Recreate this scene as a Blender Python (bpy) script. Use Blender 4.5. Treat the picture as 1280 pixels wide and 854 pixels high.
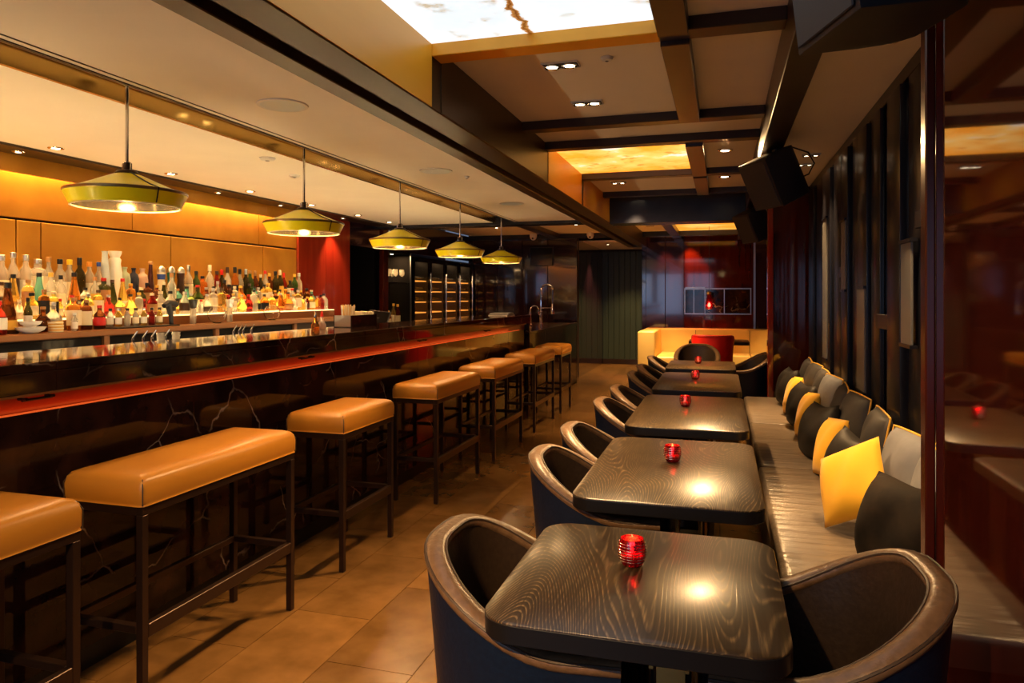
import bpy, bmesh, math, random
from mathutils import Vector, Matrix
random.seed(7)
for o in list(bpy.data.objects): bpy.data.objects.remove(o)
S = bpy.context.scene
COL = S.collection
PI = math.pi
# ---------------------------------------------------------------- camera
cam = bpy.data.cameras.new('camera'); cam_o = bpy.data.objects.new('camera', cam); COL.objects.link(cam_o)
cam.sensor_width = 36; cam.lens = 887/1280*36; cam.shift_y = -57/1280
cam.clip_start = 0.02
YAW = math.atan(263/887)
cam_o.location = (0, 0, 1.38); cam_o.rotation_euler = (PI/2, 0, YAW)
S.camera = cam_o
# ---------------------------------------------------------------- world, exposure, large lights
w = bpy.data.worlds.new('world'); S.world = w; w.use_nodes = True
w.node_tree.nodes['Background'].inputs[0].default_value = (.45, .6, .9, 1)
w.node_tree.nodes['Background'].inputs[1].default_value = .15
S.view_settings.view_transform = 'Standard'
S.view_settings.look = 'None'
S.view_settings.exposure = 0.65
S.view_settings.gamma = 1
S.view_settings.use_curve_mapping = False
SPOT = 4.6
WARM = (1, .60, .26); WARMER = (1, .52, .18); COOL = (.42, .62, 1)
def area(name, loc, rot, sx, sy, e, col, parent=None, spread=PI):
    l = bpy.data.lights.new(name, 'AREA'); l.shape = 'RECTANGLE'; l.size = sx; l.size_y = sy
    l.energy = e; l.color = col; l.spread = spread
    o = bpy.data.objects.new(name, l); COL.objects.link(o); o.location = loc; o.rotation_euler = rot
    if parent: o.parent = parent
    return o
# daylight through the three panes of the street window behind the camera
for wx in (-3.0, -1.9, -.8):
    area('window_daylight', (wx, -2.56, 1.45), (PI/2, 0, 0), .9, 1.5, 5.5, COOL)
# ---------------------------------------------------------------- materials
MATS = {}
def rgba(c): return (c[0], c[1], c[2], 1)
def mat(name, col, rough=.5, metal=0, coat=0, trans=0, ior=1.45, emis=None, es=0, spec=.5, alpha=1, sheen=0):
    m = bpy.data.materials.new(name); m.use_nodes = True
    b = m.node_tree.nodes['Principled BSDF']
    b.inputs['Base Color'].default_value = rgba(col); b.inputs['Roughness'].default_value = rough
    b.inputs['Metallic'].default_value = metal; b.inputs['Coat Weight'].default_value = coat
    b.inputs['Coat Roughness'].default_value = .04
    b.inputs['Transmission Weight'].default_value = trans; b.inputs['IOR'].default_value = ior
    b.inputs['Specular IOR Level'].default_value = spec
    b.inputs['Sheen Weight'].default_value = sheen
    if emis: b.inputs['Emission Color'].default_value = rgba(emis); b.inputs['Emission Strength'].default_value = es
    MATS[name] = m
    return m
class NT:
    def __init__(s, m): s.t = m.node_tree; s.b = s.t.nodes['Principled BSDF']
    def n(s, typ, **kw):
        x = s.t.nodes.new(typ)
        for k, v in kw.items():
            if k.startswith('_'): setattr(x, k[1:], v)
            else: x.inputs[k.replace('__', ' ')].default_value = v
        return x
    def l(s, a, ao, b, bi): s.t.links.new(a.outputs[ao], b.inputs[bi])
    def coord(s, scale=(1, 1, 1), rot=(0, 0, 0), kind='Object'):
        c = s.n('ShaderNodeNewGeometry' if kind == 'Position' else 'ShaderNodeTexCoord'); m = s.n('ShaderNodeMapping')
        m.inputs['Scale'].default_value = scale; m.inputs['Rotation'].default_value = rot
        s.l(c, kind, m, 'Vector'); return m
    def ramp(s, stops):
        r = s.n('ShaderNodeValToRGB'); e = r.color_ramp.elements
        while len(e) < len(stops): e.new(.5)
        for i, (p, c) in enumerate(stops): e[i].position = p; e[i].color = rgba(c)
        return r
    def bump(s, src, out, strength, dist=.01):
        b = s.n('ShaderNodeBump', Strength=strength, Distance=dist); s.l(src, out, b, 'Height'); s.l(b, 'Normal', s.b, 'Normal')
def floor_var():
    t = NT(MATS['floor_stone']); oi = t.n('ShaderNodeObjectInfo'); q = t.n('ShaderNodeMapRange'); q.inputs['To Min'].default_value = .78; q.inputs['To Max'].default_value = 1.15
    t.l(oi, 'Random', q, 'Value'); src = t.b.inputs['Base Color'].links[0].from_socket
    h = t.n('ShaderNodeHueSaturation'); t.t.links.new(src, h.inputs['Color']); t.l(q, 'Result', h, 'Value'); t.l(h, 'Color', t.b, 'Base Color')
def noisy(name, c1, c2, scale=5, rough=.5, metal=0, coat=0, stretch=(1, 1, 1), detail=4, bump=0, kind='Object', rr=None, **kw):
    m = mat(name, c1, rough, metal, coat, **kw); t = NT(m)
    mp = t.coord(stretch, kind=kind); nz = t.n('ShaderNodeTexNoise', Scale=scale, Detail=detail)
    t.l(mp, 'Vector', nz, 'Vector'); r = t.ramp([(.32, c1), (.68, c2)])
    t.l(nz, 'Fac', r, 'Fac'); t.l(r, 'Color', t.b, 'Base Color')
    if rr:
        q = t.n('ShaderNodeMapRange'); q.inputs['To Min'].default_value = rr[0]; q.inputs['To Max'].default_value = rr[1]
        t.l(nz, 'Fac', q, 'Value'); t.l(q, 'Result', t.b, 'Roughness')
    if bump: t.bump(nz, 'Fac', bump)
    return m
noisy('cream', (.74, .68, .59), (.79, .73, .63), 2, .75)
noisy('beam', (.018, .008, .004), (.032, .014, .006), 6, .32, stretch=(1, .15, 1), spec=.6)
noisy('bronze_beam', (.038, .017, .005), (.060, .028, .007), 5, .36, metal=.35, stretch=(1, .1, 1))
noisy('black_blue', (.010, .012, .020), (.018, .020, .030), 4, .25)
noisy('gold_panel', (.44, .175, .012), (.60, .28, .030), 3.2, .42, metal=.45, detail=8, rr=(.34, .55))
noisy('veneer_gold_lit', (.80, .34, .014), (.90, .41, .025), 5, .38, stretch=(1, .12, 1))
noisy('backing', (.03, .012, .005), (.04, .016, .006), 4, .6)
noisy('floor_stone', (.155, .074, .018), (.235, .115, .032), 7, .25, detail=5, kind='Position')
floor_var()
mat('grout', (.07, .04, .018), .8)
noisy('lacquer', (.045, .006, .003), (.075, .011, .005), 3, .05, coat=.6, stretch=(4, 4, .35), spec=.5)
noisy('lacquer_bright', (.20, .018, .008), (.28, .03, .012), 3, .09, coat=1, stretch=(4, 4, .35), spec=.6)
noisy('lacquer_purple', (.018, .008, .014), (.035, .012, .020), 3, .10, coat=1, stretch=(4, 4, .35), spec=.7)
noisy('slat_wood', (.007, .008, .013), (.014, .013, .018), 3, .28, stretch=(5, 5, .25), spec=.3)
noisy('green_curtain', (.030, .045, .030), (.045, .062, .042), 3, .42, stretch=(14, 14, .2))
noisy('post_red', (.050, .007, .004), (.09, .013, .006), 3, .22, stretch=(4, 4, .35))
mat('mirror', (.55, .50, .46), .02, 1)
mat('slat_grey', (.13, .13, .125), .35)
mat('black', (.008, .008, .009), .35)
mat('black_gloss', (.006, .006, .007), .08, coat=.5)
mat('dark_metal', (.05, .032, .022), .32, .75)
mat('stool_frame', (.050, .026, .016), .30, .55)
mat('chrome', (.72, .72, .74), .14, 1)
mat('brass', (.62, .40, .12), .24, 1)
mat('steel', (.45, .45, .46), .28, 1)
mat('white', (.75, .73, .70), .45)
mat('trim_white', (.62, .60, .57), .5)
noisy('stool_leather', (.60, .235, .022), (.68, .28, .030), 3, .33, detail=6, spec=.45)
noisy('chair_outer', (.003, .009, .028), (.005, .014, .040), 90, .42, bump=.12, spec=.5)
noisy('chair_inner', (.028, .016, .010), (.042, .025, .015), 80, .42, bump=.12)
noisy('chair_rim', (.14, .078, .038), (.20, .112, .055), 60, .34, bump=.2)
mat('stitch', (.06, .035, .02), .5)
noisy('bench_leather', (.125, .094, .068), (.18, .14, .102), 3, .32, stretch=(1.0, 7, 2), detail=5, bump=1.0)
mat('bench_base', (.02, .012, .009), .4)
noisy('velvet_dark', (.006, .004, .003), (.026, .017, .010), 9, .8, spec=.2, sheen=0, bump=.1)
noisy('velvet_black', (.006, .005, .004), (.018, .014, .011), 9, .55, spec=.35, sheen=0, bump=.1)
noisy('cushion_yellow', (.86, .44, .012), (.92, .50, .02), 9, .75, sheen=.15)
noisy('cushion_grey', (.14, .145, .16), (.19, .195, .21), 9, .75)
noisy('cushion_charcoal', (.026, .024, .024), (.045, .040, .036), 9, .65)
mat('piping_gold', (.75, .42, .05), .55)
noisy('yellow_leather', (.74, .53, .15), (.82, .60, .19), 3, .42)
noisy('red_leather', (.72, .012, .008), (.82, .018, .010), 6, .45)
mat('pend_yellow', (.92, .87, .004), .36, coat=.25)
mat('pend_rim', (.25, .17, .06), .3, .8)
mat('pend_in', (.45, .38, .26), .12, .9)
mat('lamp_on', (1, .9, .75), .5, emis=(1, .80, .52), es=14)
mat('lamp_soft', (1, .9, .75), .5, emis=(1, .78, .48), es=6)
mat('led_red', (1, .2, .05), .5, emis=(1, .13, .02), es=.35)
mat('recess_red', (.32, .040, .012), .32)
mat('speaker_black', (.014, .014, .016), .55)
mat('speaker_grille', (.022, .024, .029), .55)
mat('wood_counter', (.26, .095, .022), .4)
mat('flame', (1, .7, .3), .5, emis=(1, .48, .12), es=28)
mat('wax', (.8, .5, .35), .5, emis=(1, .25, .08), es=.15)
mat('glass', (1, 1, 1), .02, trans=1, ior=1.3)
mat('glass_dark', (.75, .75, .78), .03, trans=1, ior=1.15)
mat('shelf_glow', (1, .85, .55), .5, emis=(1, .70, .30), es=1.15)
mat('fridge_shelf', (.75, .30, .06), .5, emis=(1, .36, .05), es=.9)  # wooden boards given their own emission to look lit orange
mat('edge_black', (.010, .009, .010), .35)
mat('matte_black', (.006, .005, .005), .8, spec=.1)
mat('tv', (.004, .004, .005), .12)
def red_glass():
    m = mat('red_glass', (.34, .002, .010), .06, trans=.75, ior=1.35, coat=.5); return m
red_glass()
def marble():
    m = mat('marble', (.016, .007, .005), .06, spec=.42); t = NT(m)
    mp = t.coord((1, 1, 1)); nz = t.n('ShaderNodeTexNoise', Scale=2.2, Detail=6)
    t.l(mp, 'Vector', nz, 'Vector')
    mx = t.n('ShaderNodeMixRGB', _blend_type='ADD'); mx.inputs[0].default_value = .38
    t.l(mp, 'Vector', mx, 1); t.l(nz, 'Color', mx, 2)
    v = t.n('ShaderNodeTexVoronoi', _feature='DISTANCE_TO_EDGE', Scale=2.3); t.l(mx, 'Color', v, 'Vector')
    r = t.ramp([(0, (1, 1, 1)), (.012, (0, 0, 0))]); t.l(v, 'Distance', r, 'Fac')
    n2 = t.n('ShaderNodeTexNoise', Scale=3.1, Detail=3); t.l(mp, 'Vector', n2, 'Vector')
    r2 = t.ramp([(.46, (0, 0, 0)), (.64, (1, 1, 1))]); t.l(n2, 'Fac', r2, 'Fac')
    mu = t.n('ShaderNodeMixRGB', _blend_type='MULTIPLY'); mu.inputs[0].default_value = 1
    t.l(r, 'Color', mu, 1); t.l(r2, 'Color', mu, 2)
    n3 = t.n('ShaderNodeTexNoise', Scale=6, Detail=6); t.l(mp, 'Vector', n3, 'Vector')
    base = t.ramp([(.4, (.013, .005, .004)), (.75, (.050, .018, .010))]); t.l(n3, 'Fac', base, 'Fac')
    f = t.n('ShaderNodeMixRGB'); t.l(mu, 'Color', f, 0); t.l(base, 'Color', f, 1); f.inputs[2].default_value = (.42, .33, .25, 1)
    t.l(f, 'Color', t.b, 'Base Color')
marble()
def oak():
    m = mat('table_oak', (.05, .03, .015), .33, spec=.5, coat=.3); m.node_tree.nodes['Principled BSDF'].inputs['Coat Roughness'].default_value = .2; t = NT(m)
    oi = t.n('ShaderNodeObjectInfo'); mp = t.coord((1, 1, 1))
    ad = t.n('ShaderNodeVectorMath', _operation='ADD'); t.l(mp, 'Vector', ad, 0)
    sc = t.n('ShaderNodeVectorMath', _operation='SCALE'); sc.inputs['Scale'].default_value = 7
    cb = t.n('ShaderNodeCombineXYZ'); t.l(oi, 'Random', cb, 'X'); t.l(oi, 'Random', cb, 'Y'); t.l(cb, 'Vector', sc, 0); t.l(sc, 'Vector', ad, 1)
    st = t.n('ShaderNodeMapping'); st.inputs['Scale'].default_value = (3.0, .6, 1); t.l(ad, 'Vector', st, 'Vector')
    nz = t.n('ShaderNodeTexNoise', Scale=1.1, Detail=1.5, Roughness=.4); t.l(st, 'Vector', nz, 'Vector')
    ml = t.n('ShaderNodeMath', _operation='MULTIPLY'); ml.inputs[1].default_value = 120; t.l(nz, 'Fac', ml, 0)
    fr = t.n('ShaderNodeMath', _operation='FRACT'); t.l(ml, 'Value', fr, 0)
    r = t.ramp([(0, (1, 1, 1)), (.22, (.12, .12, .12)), (.80, (.02, .02, .02)), (1, (1, 1, 1))]); t.l(fr, 'Value', r, 'Fac')
    fs = t.n('ShaderNodeMapping'); fs.inputs['Scale'].default_value = (170, 9, 1); t.l(ad, 'Vector', fs, 'Vector')
    fn = t.n('ShaderNodeTexNoise', Scale=1, Detail=3); t.l(fs, 'Vector', fn, 'Vector')
    fr2 = t.ramp([(.42, (.05, .05, .05)), (.66, (1, 1, 1))]); t.l(fn, 'Fac', fr2, 'Fac')
    mu = t.n('ShaderNodeMixRGB', _blend_type='MULTIPLY'); mu.inputs[0].default_value = .8; t.l(r, 'Color', mu, 1); t.l(fr2, 'Color', mu, 2)
    c = t.n('ShaderNodeMixRGB'); t.l(mu, 'Color', c, 0); c.inputs[1].default_value = (.030, .017, .007, 1); c.inputs[2].default_value = (.30, .195, .085, 1)
    t.l(c, 'Color', t.b, 'Base Color')
    t.bump(mu, 'Color', .2, .001)
oak()
def onyx(name, white, amt, strength, seed, vein=0):
    m = mat(name, (.5, .3, .1), .15); t = NT(m)
    mp = t.coord((1, 1, 1)); mp.inputs['Location'].default_value = (seed, seed*.7, 0)
    nz = t.n('ShaderNodeTexNoise', Scale=1.6, Detail=6, Roughness=.55); t.l(mp, 'Vector', nz, 'Vector')
    r = t.ramp([(max(0, amt-.16), (1, .34, .025)), (amt, (1, .55, .13)), (amt+.12, white)]); t.l(nz, 'Fac', r, 'Fac')
    w2 = t.n('ShaderNodeTexNoise', Scale=9, Detail=9); t.l(mp, 'Vector', w2, 'Vector')
    r2 = t.ramp([(.30, (.62, .42, .22)), (.40, (1, 1, 1))]); t.l(w2, 'Fac', r2, 'Fac')
    mu = t.n('ShaderNodeMixRGB', _blend_type='MULTIPLY'); mu.inputs[0].default_value = .8
    t.l(r, 'Color', mu, 1); t.l(r2, 'Color', mu, 2)
    last = mu
    if vein:
        # one rust-brown vein running along the slab
        sp = t.n('ShaderNodeSeparateXYZ'); t.l(t.coord(), 'Vector', sp, 'Vector')
        wn = t.n('ShaderNodeTexNoise', Scale=14, Detail=6); t.l(mp, 'Vector', wn, 'Vector')
        a = t.n('ShaderNodeMath', _operation='MULTIPLY_ADD'); a.inputs[1].default_value = .09; t.l(wn, 'Fac', a, 0); t.l(sp, 'X', a, 2)
        d = t.n('ShaderNodeMath', _operation='SUBTRACT'); d.inputs[1].default_value = vein; t.l(a, 'Value', d, 0)
        ab = t.n('ShaderNodeMath', _operation='ABSOLUTE'); t.l(d, 'Value', ab, 0)
        vr = t.ramp([(0, (.20, .05, .008)), (.012, (.55, .22, .05)), (.02, (1, 1, 1))]); t.l(ab, 'Value', vr, 'Fac')
        m2 = t.n('ShaderNodeMixRGB', _blend_type='MULTIPLY'); m2.inputs[0].default_value = 1
        t.l(mu, 'Color', m2, 1); t.l(vr, 'Color', m2, 2); last = m2
    t.l(last, 'Color', t.b, 'Emission Color'); t.b.inputs['Emission Strength'].default_value = strength
    t.l(last, 'Color', t.b, 'Base Color')
onyx('onyx_white', (.80, .93, 1), .30, .64, 3.3, vein=-.74)
onyx('onyx_amber', (.80, .92, 1), .58, .9, 9.1)
onyx('onyx_orange', (1, .72, .35), .62, .75, 5.0)
# ---------------------------------------------------------------- geometry helpers
class MB:
    def __init__(s): s.v = []; s.f = []
    def add(s, vs, fs):
        n = len(s.v); s.v += [tuple(p) for p in vs]; s.f += [tuple(i+n for i in f) for f in fs]; return s
    def box(s, x0, x1, y0, y1, z0, z1, mtx=None):
        vs = [Vector((x, y, z)) for x in (x0, x1) for y in (y0, y1) for z in (z0, z1)]
        if mtx: vs = [mtx @ p for p in vs]
        return s.add(vs, [(0, 1, 3, 2), (4, 6, 7, 5), (0, 4, 5, 1), (2, 3, 7, 6), (0, 2, 6, 4), (1, 5, 7, 3)])
    def lathe(s, prof, seg=16, c=(0, 0, 0), sq=0, mtx=None, cap=True):
        vs = []
        for r, z in prof:
            for i in range(seg):
                a = 2*PI*(i+.5*(sq > 0))/seg; ca, sa = math.cos(a), math.sin(a)
                k = 1 if not sq else 1/((abs(ca)**(2+sq)+abs(sa)**(2+sq))**(1/(2+sq)))
                p = Vector((c[0]+r*k*ca, c[1]+r*k*sa, c[2]+z)); vs.append(mtx @ p if mtx else p)
        fs = []
        for j in range(len(prof)-1):
            for i in range(seg):
                a, b = j*seg+i, j*seg+(i+1) % seg
                fs.append((a, b, b+seg, a+seg))
        if cap:
            fs.append(tuple(range(seg))[::-1]); fs.append(tuple((len(prof)-1)*seg+i for i in range(seg)))
        return s.add(vs, fs)
    def tube(s, pts, r, seg=8, closed=False, ry=None, up=(0, 0, 1)):
        pts = [Vector(p) for p in pts]; n = len(pts); ry = ry or r; vs = []; up = Vector(up); prev = None
        for i in range(n):
            a = pts[i-1] if (i > 0 or closed) else pts[i]; b = pts[(i+1) % n] if (i < n-1 or closed) else pts[i]
            d = (b-a).normalized(); side = d.cross(up)
            if side.length < .15: side = prev if prev is not None else d.orthogonal()
            side = (side-d*side.dot(d)).normalized()
            if prev is not None and side.dot(prev) < 0: side = -side
            prev = side; u = side.cross(d).normalized()
            rr = r[i] if isinstance(r, (list, tuple)) else r; rv = ry[i] if isinstance(ry, (list, tuple)) else ry
            for k in range(seg):
                t = 2*PI*k/seg; vs.append(pts[i]+side*math.cos(t)*rr+u*math.sin(t)*rv)
        fs = []
        for j in range(n if closed else n-1):
            for k in range(seg):
                a = j*seg+k; b = j*seg+(k+1) % seg; c2 = ((j+1) % n)*seg
                fs.append((a, b, c2+(k+1) % seg, c2+k))
        if not closed: fs.append(tuple(range(seg))[::-1]); fs.append(tuple((n-1)*seg+k for k in range(seg)))
        return s.add(vs, fs)
    def prism(s, poly, z0, z1):
        n = len(poly)
        return s.add([(x, y, z0) for x, y in poly]+[(x, y, z1) for x, y in poly],
                     [tuple(range(n))[::-1], tuple(range(n, 2*n))]+[(i, (i+1) % n, n+(i+1) % n, n+i) for i in range(n)])
    def mesh(s, name, m, bevel=0, seg=2, angle=35):
        me = bpy.data.meshes.new(name); bm = bmesh.new()
        vv = [bm.verts.new(p) for p in s.v]
        for f in s.f:
            try: bm.faces.new([vv[i] for i in f])
            except ValueError: pass
        bmesh.ops.recalc_face_normals(bm, faces=bm.faces)
        if bevel: 
            es = [e for e in bm.edges if len(e.link_faces) == 2 and e.calc_face_angle() > .6]
            bmesh.ops.bevel(bm, geom=es, offset=bevel, segments=seg, profile=.6, affect='EDGES', clamp_overlap=True)
        bm.to_mesh(me); bm.free()
        me.polygons.foreach_set('use_smooth', [True]*len(me.polygons)); me.set_sharp_from_angle(angle=math.radians(angle))
        me.materials.append(MATS[m] if isinstance(m, str) else m)
        return me
    def build(s, name, m, parent=None, bevel=0, seg=2, angle=35, loc=(0, 0, 0)):
        return link(name, s.mesh(name, m, bevel, seg, angle), parent, loc)
def link(name, me, parent=None, loc=(0, 0, 0)):
    o = bpy.data.objects.new(name, me); COL.objects.link(o); o.location = loc
    if parent: o.parent = parent
    return o
def box(x0, x1, y0, y1, z0, z1, mtx=None): return MB().box(x0, x1, y0, y1, z0, z1, mtx)
def tag(o, label, cat, group=None):
    o['label'] = label; o['category'] = cat
    if group: o['group'] = group
    return o
def thing(name, label, cat, loc=(0, 0, 0), rz=0, group=None):
    o = bpy.data.objects.new(name, None); COL.objects.link(o); o.location = loc; o.rotation_euler = (0, 0, rz)
    o.empty_display_size = .1
    return tag(o, label, cat, group)
def struct(name, parent=None):
    o = bpy.data.objects.new(name, None); COL.objects.link(o); o['kind'] = 'structure'; return o
def kids(o): return [c for c in bpy.data.objects if c.parent == o]
def dup(root, loc, rz=None, label=None, group=None):
    r = root.copy(); COL.objects.link(r); r.location = loc
    if rz is not None: r.rotation_euler = (0, 0, rz)
    if label: r['label'] = label
    if group: r['group'] = group
    for ch in kids(root):
        c = ch.copy(); COL.objects.link(c); c.parent = r
        for g in kids(ch): d = g.copy(); COL.objects.link(d); d.parent = c
    return r
def spot(name, loc, target, e, col=WARM, size=70, blend=.6, r=.03, parent=None):
    l = bpy.data.lights.new(name, 'SPOT'); l.energy = e*SPOT; l.color = col; l.spot_size = math.radians(size); l.spot_blend = blend; l.shadow_soft_size = r
    o = bpy.data.objects.new(name, l); COL.objects.link(o)
    if parent: o.parent = parent; loc = Vector(loc)
    o.location = loc
    o.rotation_euler = (Vector(target)-Vector(loc)).to_track_quat('-Z', 'Y').to_euler()
    return o
def point(name, loc, e, col, r=.02, parent=None):
    l = bpy.data.lights.new(name, 'POINT'); l.energy = e; l.color = col; l.shadow_soft_size = r
    o = bpy.data.objects.new(name, l); COL.objects.link(o); o.location = loc
    if parent: o.parent = parent
    return o
def rrect(hx, hy, r, n=6, cx=0, cy=0):
    p = []
    for (sx, sy, a0) in ((1, 1, 0), (-1, 1, 90), (-1, -1, 180), (1, -1, 270)):
        for i in range(n+1):
            a = math.radians(a0+90*i/n); p.append((cx+sx*(hx-r)+r*math.cos(a), cy+sy*(hy-r)+r*math.sin(a)))
    return p
# ================================================================ STRUCTURE
YB = -2.6                                       # wall behind the camera
floor = struct('floor')
box(-4.6, 1.3, YB, 14.6, -.06, -.006).build('screed', 'grout', floor)
tw, tl, gp = .355, .71, .003
tile_me = {}
def tile_mesh(wx, wy):
    k = (round(wx, 3), round(wy, 3))
    if k not in tile_me: tile_me[k] = box(gp/2, wx-gp/2, gp/2, wy-gp/2, -.02, 0).mesh('tile', 'floor_stone')
    return tile_me[k]
nc = 0
for i in range(-1, 8):
    x0 = -2.145+i*tw
    j = 0
    y = YB - (.355 if i % 2 else 0)+.0
    while y < 14.5:
        y0, y1 = max(y, YB), min(y+tl, 14.55)
        if x0 > -2.6 and x0 < .8: link('tile', tile_mesh(tw, y1-y0), floor, (x0, y0, 0)); nc += 1
        y += tl
# ---- wall_left : gold panels, cove, red lacquer end, dark opening
WX = -4.2
wl = struct('wall_left')
box(WX-.12, WX-.03, YB, 7.43, 0, 2.7).build('wall_core', 'backing', wl); box(WX-.72, WX-.62, 8.28, 12.0, 0, 2.7).build('wall_core', 'backing', wl)
ys = [YB, -.9, .9, 2.2, 3.347, 3.514, 4.634, 5.814, 6.372]
for a, b in zip(ys, ys[1:]): box(WX-.03, WX, a+.004, b-.004, 1.0, 1.852).build('gold_panel', 'gold_panel', wl, .003, 1)
ys = [YB, -.6, 1.1, 2.7, 4.251, 5.75, 6.372]
for a, b in zip(ys, ys[1:]): box(WX-.03, WX, a+.003, b-.003, 1.868, 2.32).build('gold_panel', 'gold_panel', wl, .003, 1)
box(WX-.03, WX, YB, 6.372, 0, .995).build('lower_panel', 'backing', wl)
for a, b in zip([YB, 1.1, 2.7, 4.251, 5.75], [1.1, 2.7, 4.251, 5.75, 6.372]):
    box(-4.115, -4.10, a+.002, b-.002, 2.128, 2.24).build('gold_fascia', 'gold_panel', wl, .002, 1)
for a, b in ((6.372, 6.9), (6.9, 7.43)): box(WX-.03, WX+.02, a+.002, b-.002, 0, 2.30).build('lacquer_panel', 'lacquer_bright', wl, .004, 1)
box(WX-.03, WX+.03, 8.26, 8.40, 0, 2.3).build('jamb', 'lacquer', wl, .003, 1)
box(WX-.55, WX-.5, 7.43, 8.3, 0, 2.7).build('recess_back', 'matte_black', wl); box(WX-.5, WX-.12, 7.36, 7.43, 0, 2.7).build('recess_side', 'matte_black', wl); box(WX-.5, WX-.12, 8.28, 8.34, 0, 2.7).build('recess_side', 'matte_black', wl)
box(WX-.03, WX+.0, 7.43, 11.75, 1.98, 2.4).build('upper_panel', 'lacquer_purple', wl)
area('cove_light', (-4.15, 1.9, 2.235), (0, 0, 0), .05, 8.9, 60, (1, .60, .20), wl)
# ---- end wall of bar (faces camera), green passage wall, far wall
we = struct('wall_far_bar')
xs = [-4.2, -3.75, -3.3, -2.85, -2.34]
for a, b in zip(xs, xs[1:]): box(a+.003, b-.003, 11.75, 11.80, 0, 2.40).build('lacquer_panel', 'lacquer_purple', we, .004, 1)
box(-4.3, -2.34, 11.80, 11.9, 0, 2.7).build('wall_core', 'backing', we)
box(-2.42, -2.34, 11.9, 14.4, 0, 2.7).build('passage_side', 'lacquer_purple', we)
wg = struct('wall_passage')
box(-2.45, -1.2, 14.46, 14.55, 0, 2.7).build('wall_core', 'backing', wg)
n = 10
for i in range(n):
    a = -2.34+i*.112
    box(a+.002, a+.110, 14.40, 14.46, .05, 2.28).build('slatted_panel', 'green_curtain', wg, .004, 1)
wf = struct('wall_far')
YF = 12.3
box(-1.28, 1.3, YF+.04, YF+.14, 0, 2.7).build('wall_core', 'backing', wf)
box(-1.32, -1.26, YF, 14.46, 0, 2.7).build('passage_side', 'lacquer_purple', wf)
for a, b in ((-1.26, -.93), (-.93, -.62)): box(a+.003, b-.003, YF, YF+.04, 0, 2.5).build('lacquer_panel', 'lacquer_purple', wf, .004, 1)
# niche wall: panels above / below the recess
N0, N1, NZ0, NZ1 = -.60, .44, 1.09, 1.49
box(-.617, N1+.05, YF, YF+.04, NZ1, 2.5).build('lacquer_panel', 'lacquer', wf, .003, 1)
box(-.617, N1+.05, YF, YF+.04, 0, NZ0).build('lacquer_panel', 'lacquer', wf, .003, 1)
box(N1, N1+.05, YF, YF+.04, NZ0, NZ1).build('lacquer_panel', 'lacquer', wf)
box(N1+.08, 1.3, YF, YF+.04, 0, 2.5).build('lacquer_panel', 'lacquer_purple', wf, .003, 1)
box(N0, N1, YF+.036, YF+.04, NZ0, NZ1).build('niche_back', 'marble', wf)
nf = MB(); nf.box(N0-.015, N1+.015, YF-.02, YF+.03, NZ0-.02, NZ0); nf.box(N0-.015, N1+.015, YF-.02, YF+.03, NZ1, NZ1+.02)
nf.box(N0-.015, N0, YF-.02, YF+.03, NZ0, NZ1); nf.box(N1, N1+.015, YF-.02, YF+.03, NZ0, NZ1)
nf.build('niche_frame', 'steel', wf)
for x in (-.46, -.28, .03): box(x-.007, x+.007, YF-.01, YF+.03, NZ0, NZ1).build('niche_divider', 'steel', wf)
box(-.60, -.28, YF-.03, YF-.001, NZ1-.005, NZ1+.04).build('niche_ledge', 'steel', wf)
box(N1+.05, N1+.08, YF-.03, YF+.02, .2, 2.3).build('chrome_strip', 'steel', wf)
# ---- right side
MX = .535
wr = struct('wall_right')
for a, b in ((YB, -1.0), (-1.0, .6), (.6, 2.098)): box(MX, MX+.05, a+.002, b-.002, 0, 2.38).build('lacquer_panel', 'lacquer', wr, .003, 1)
box(.512, .536, 2.099, 2.148, 0, 2.38).build('corner_post', 'post_red', wr, .004, 1)
box(.56, 1.3, 2.10, 2.16, 0, 2.7).build('return_wall', 'lacquer', wr)
box(.90, 1.0, 2.16, 7.0, 0, 2.7).build('wall_core', 'backing', wr)
box(.7735, .80, 2.16, 6.94, .46, 2.25).build('mirror_panel', 'mirror', wr)
box(.43, .90, 6.98, 7.04, 0, 2.38).build('lacquer_panel', 'lacquer', wr, .004, 1)
box(.40, .45, 6.94, 7.08, 0, 2.38).build('corner_post', 'lacquer_bright', wr, .004, 1)
box(1.2, 1.3, 7.0, 12.4, 0, 2.7).build('wall_core', 'lacquer', wr)
box(.45, 1.25, 7.04, 7.10, 0, 2.7).build('return_wall', 'lacquer', wr)
# ---- wall behind the camera, with the street window
wb = struct('wall_back')
for (a, b, c, d) in ((-4.3, -3.55, 0, 2.7), (-.25, .6, 0, 2.7), (-3.55, -.25, 0, .6), (-3.55, -.25, 2.3, 2.7)):
    box(a, b, YB-.12, YB, c, d).build('wall_panel', 'lacquer', wb)
wn = struct('window_1')
fr = MB()
for x in (-3.55, -2.45, -1.35, -.31): fr.box(x, x+.06, YB-.06, YB+.02, .6, 2.3)
fr.box(-3.55, -.25, YB-.06, YB+.02, .6, .66); fr.box(-3.55, -.25, YB-.06, YB+.02, 2.24, 2.3)
fr.build('window_frame', 'black', wn)
for x in (-3.49, -2.39, -1.29): box(x, x+1.04, YB-.05, YB-.045, .66, 2.24).build('pane', 'glass', wn)
# ---- ceiling
ce = struct('ceiling')
box(-4.4, 1.35, YB-.1, 14.6, 2.72, 2.78).build('slab', 'backing', ce)
ZB = 2.25
for a, b in ((YB, 2.6), (2.6, 8.0)):
    pass
box(-3.89, -2.59, YB, 8.0, ZB, ZB+.06).build('plaster_panel', 'cream', ce)
box(-2.335, -1.55, YB, 8.0, ZB, ZB+.06).build('plaster_panel', 'cream', ce)
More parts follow.
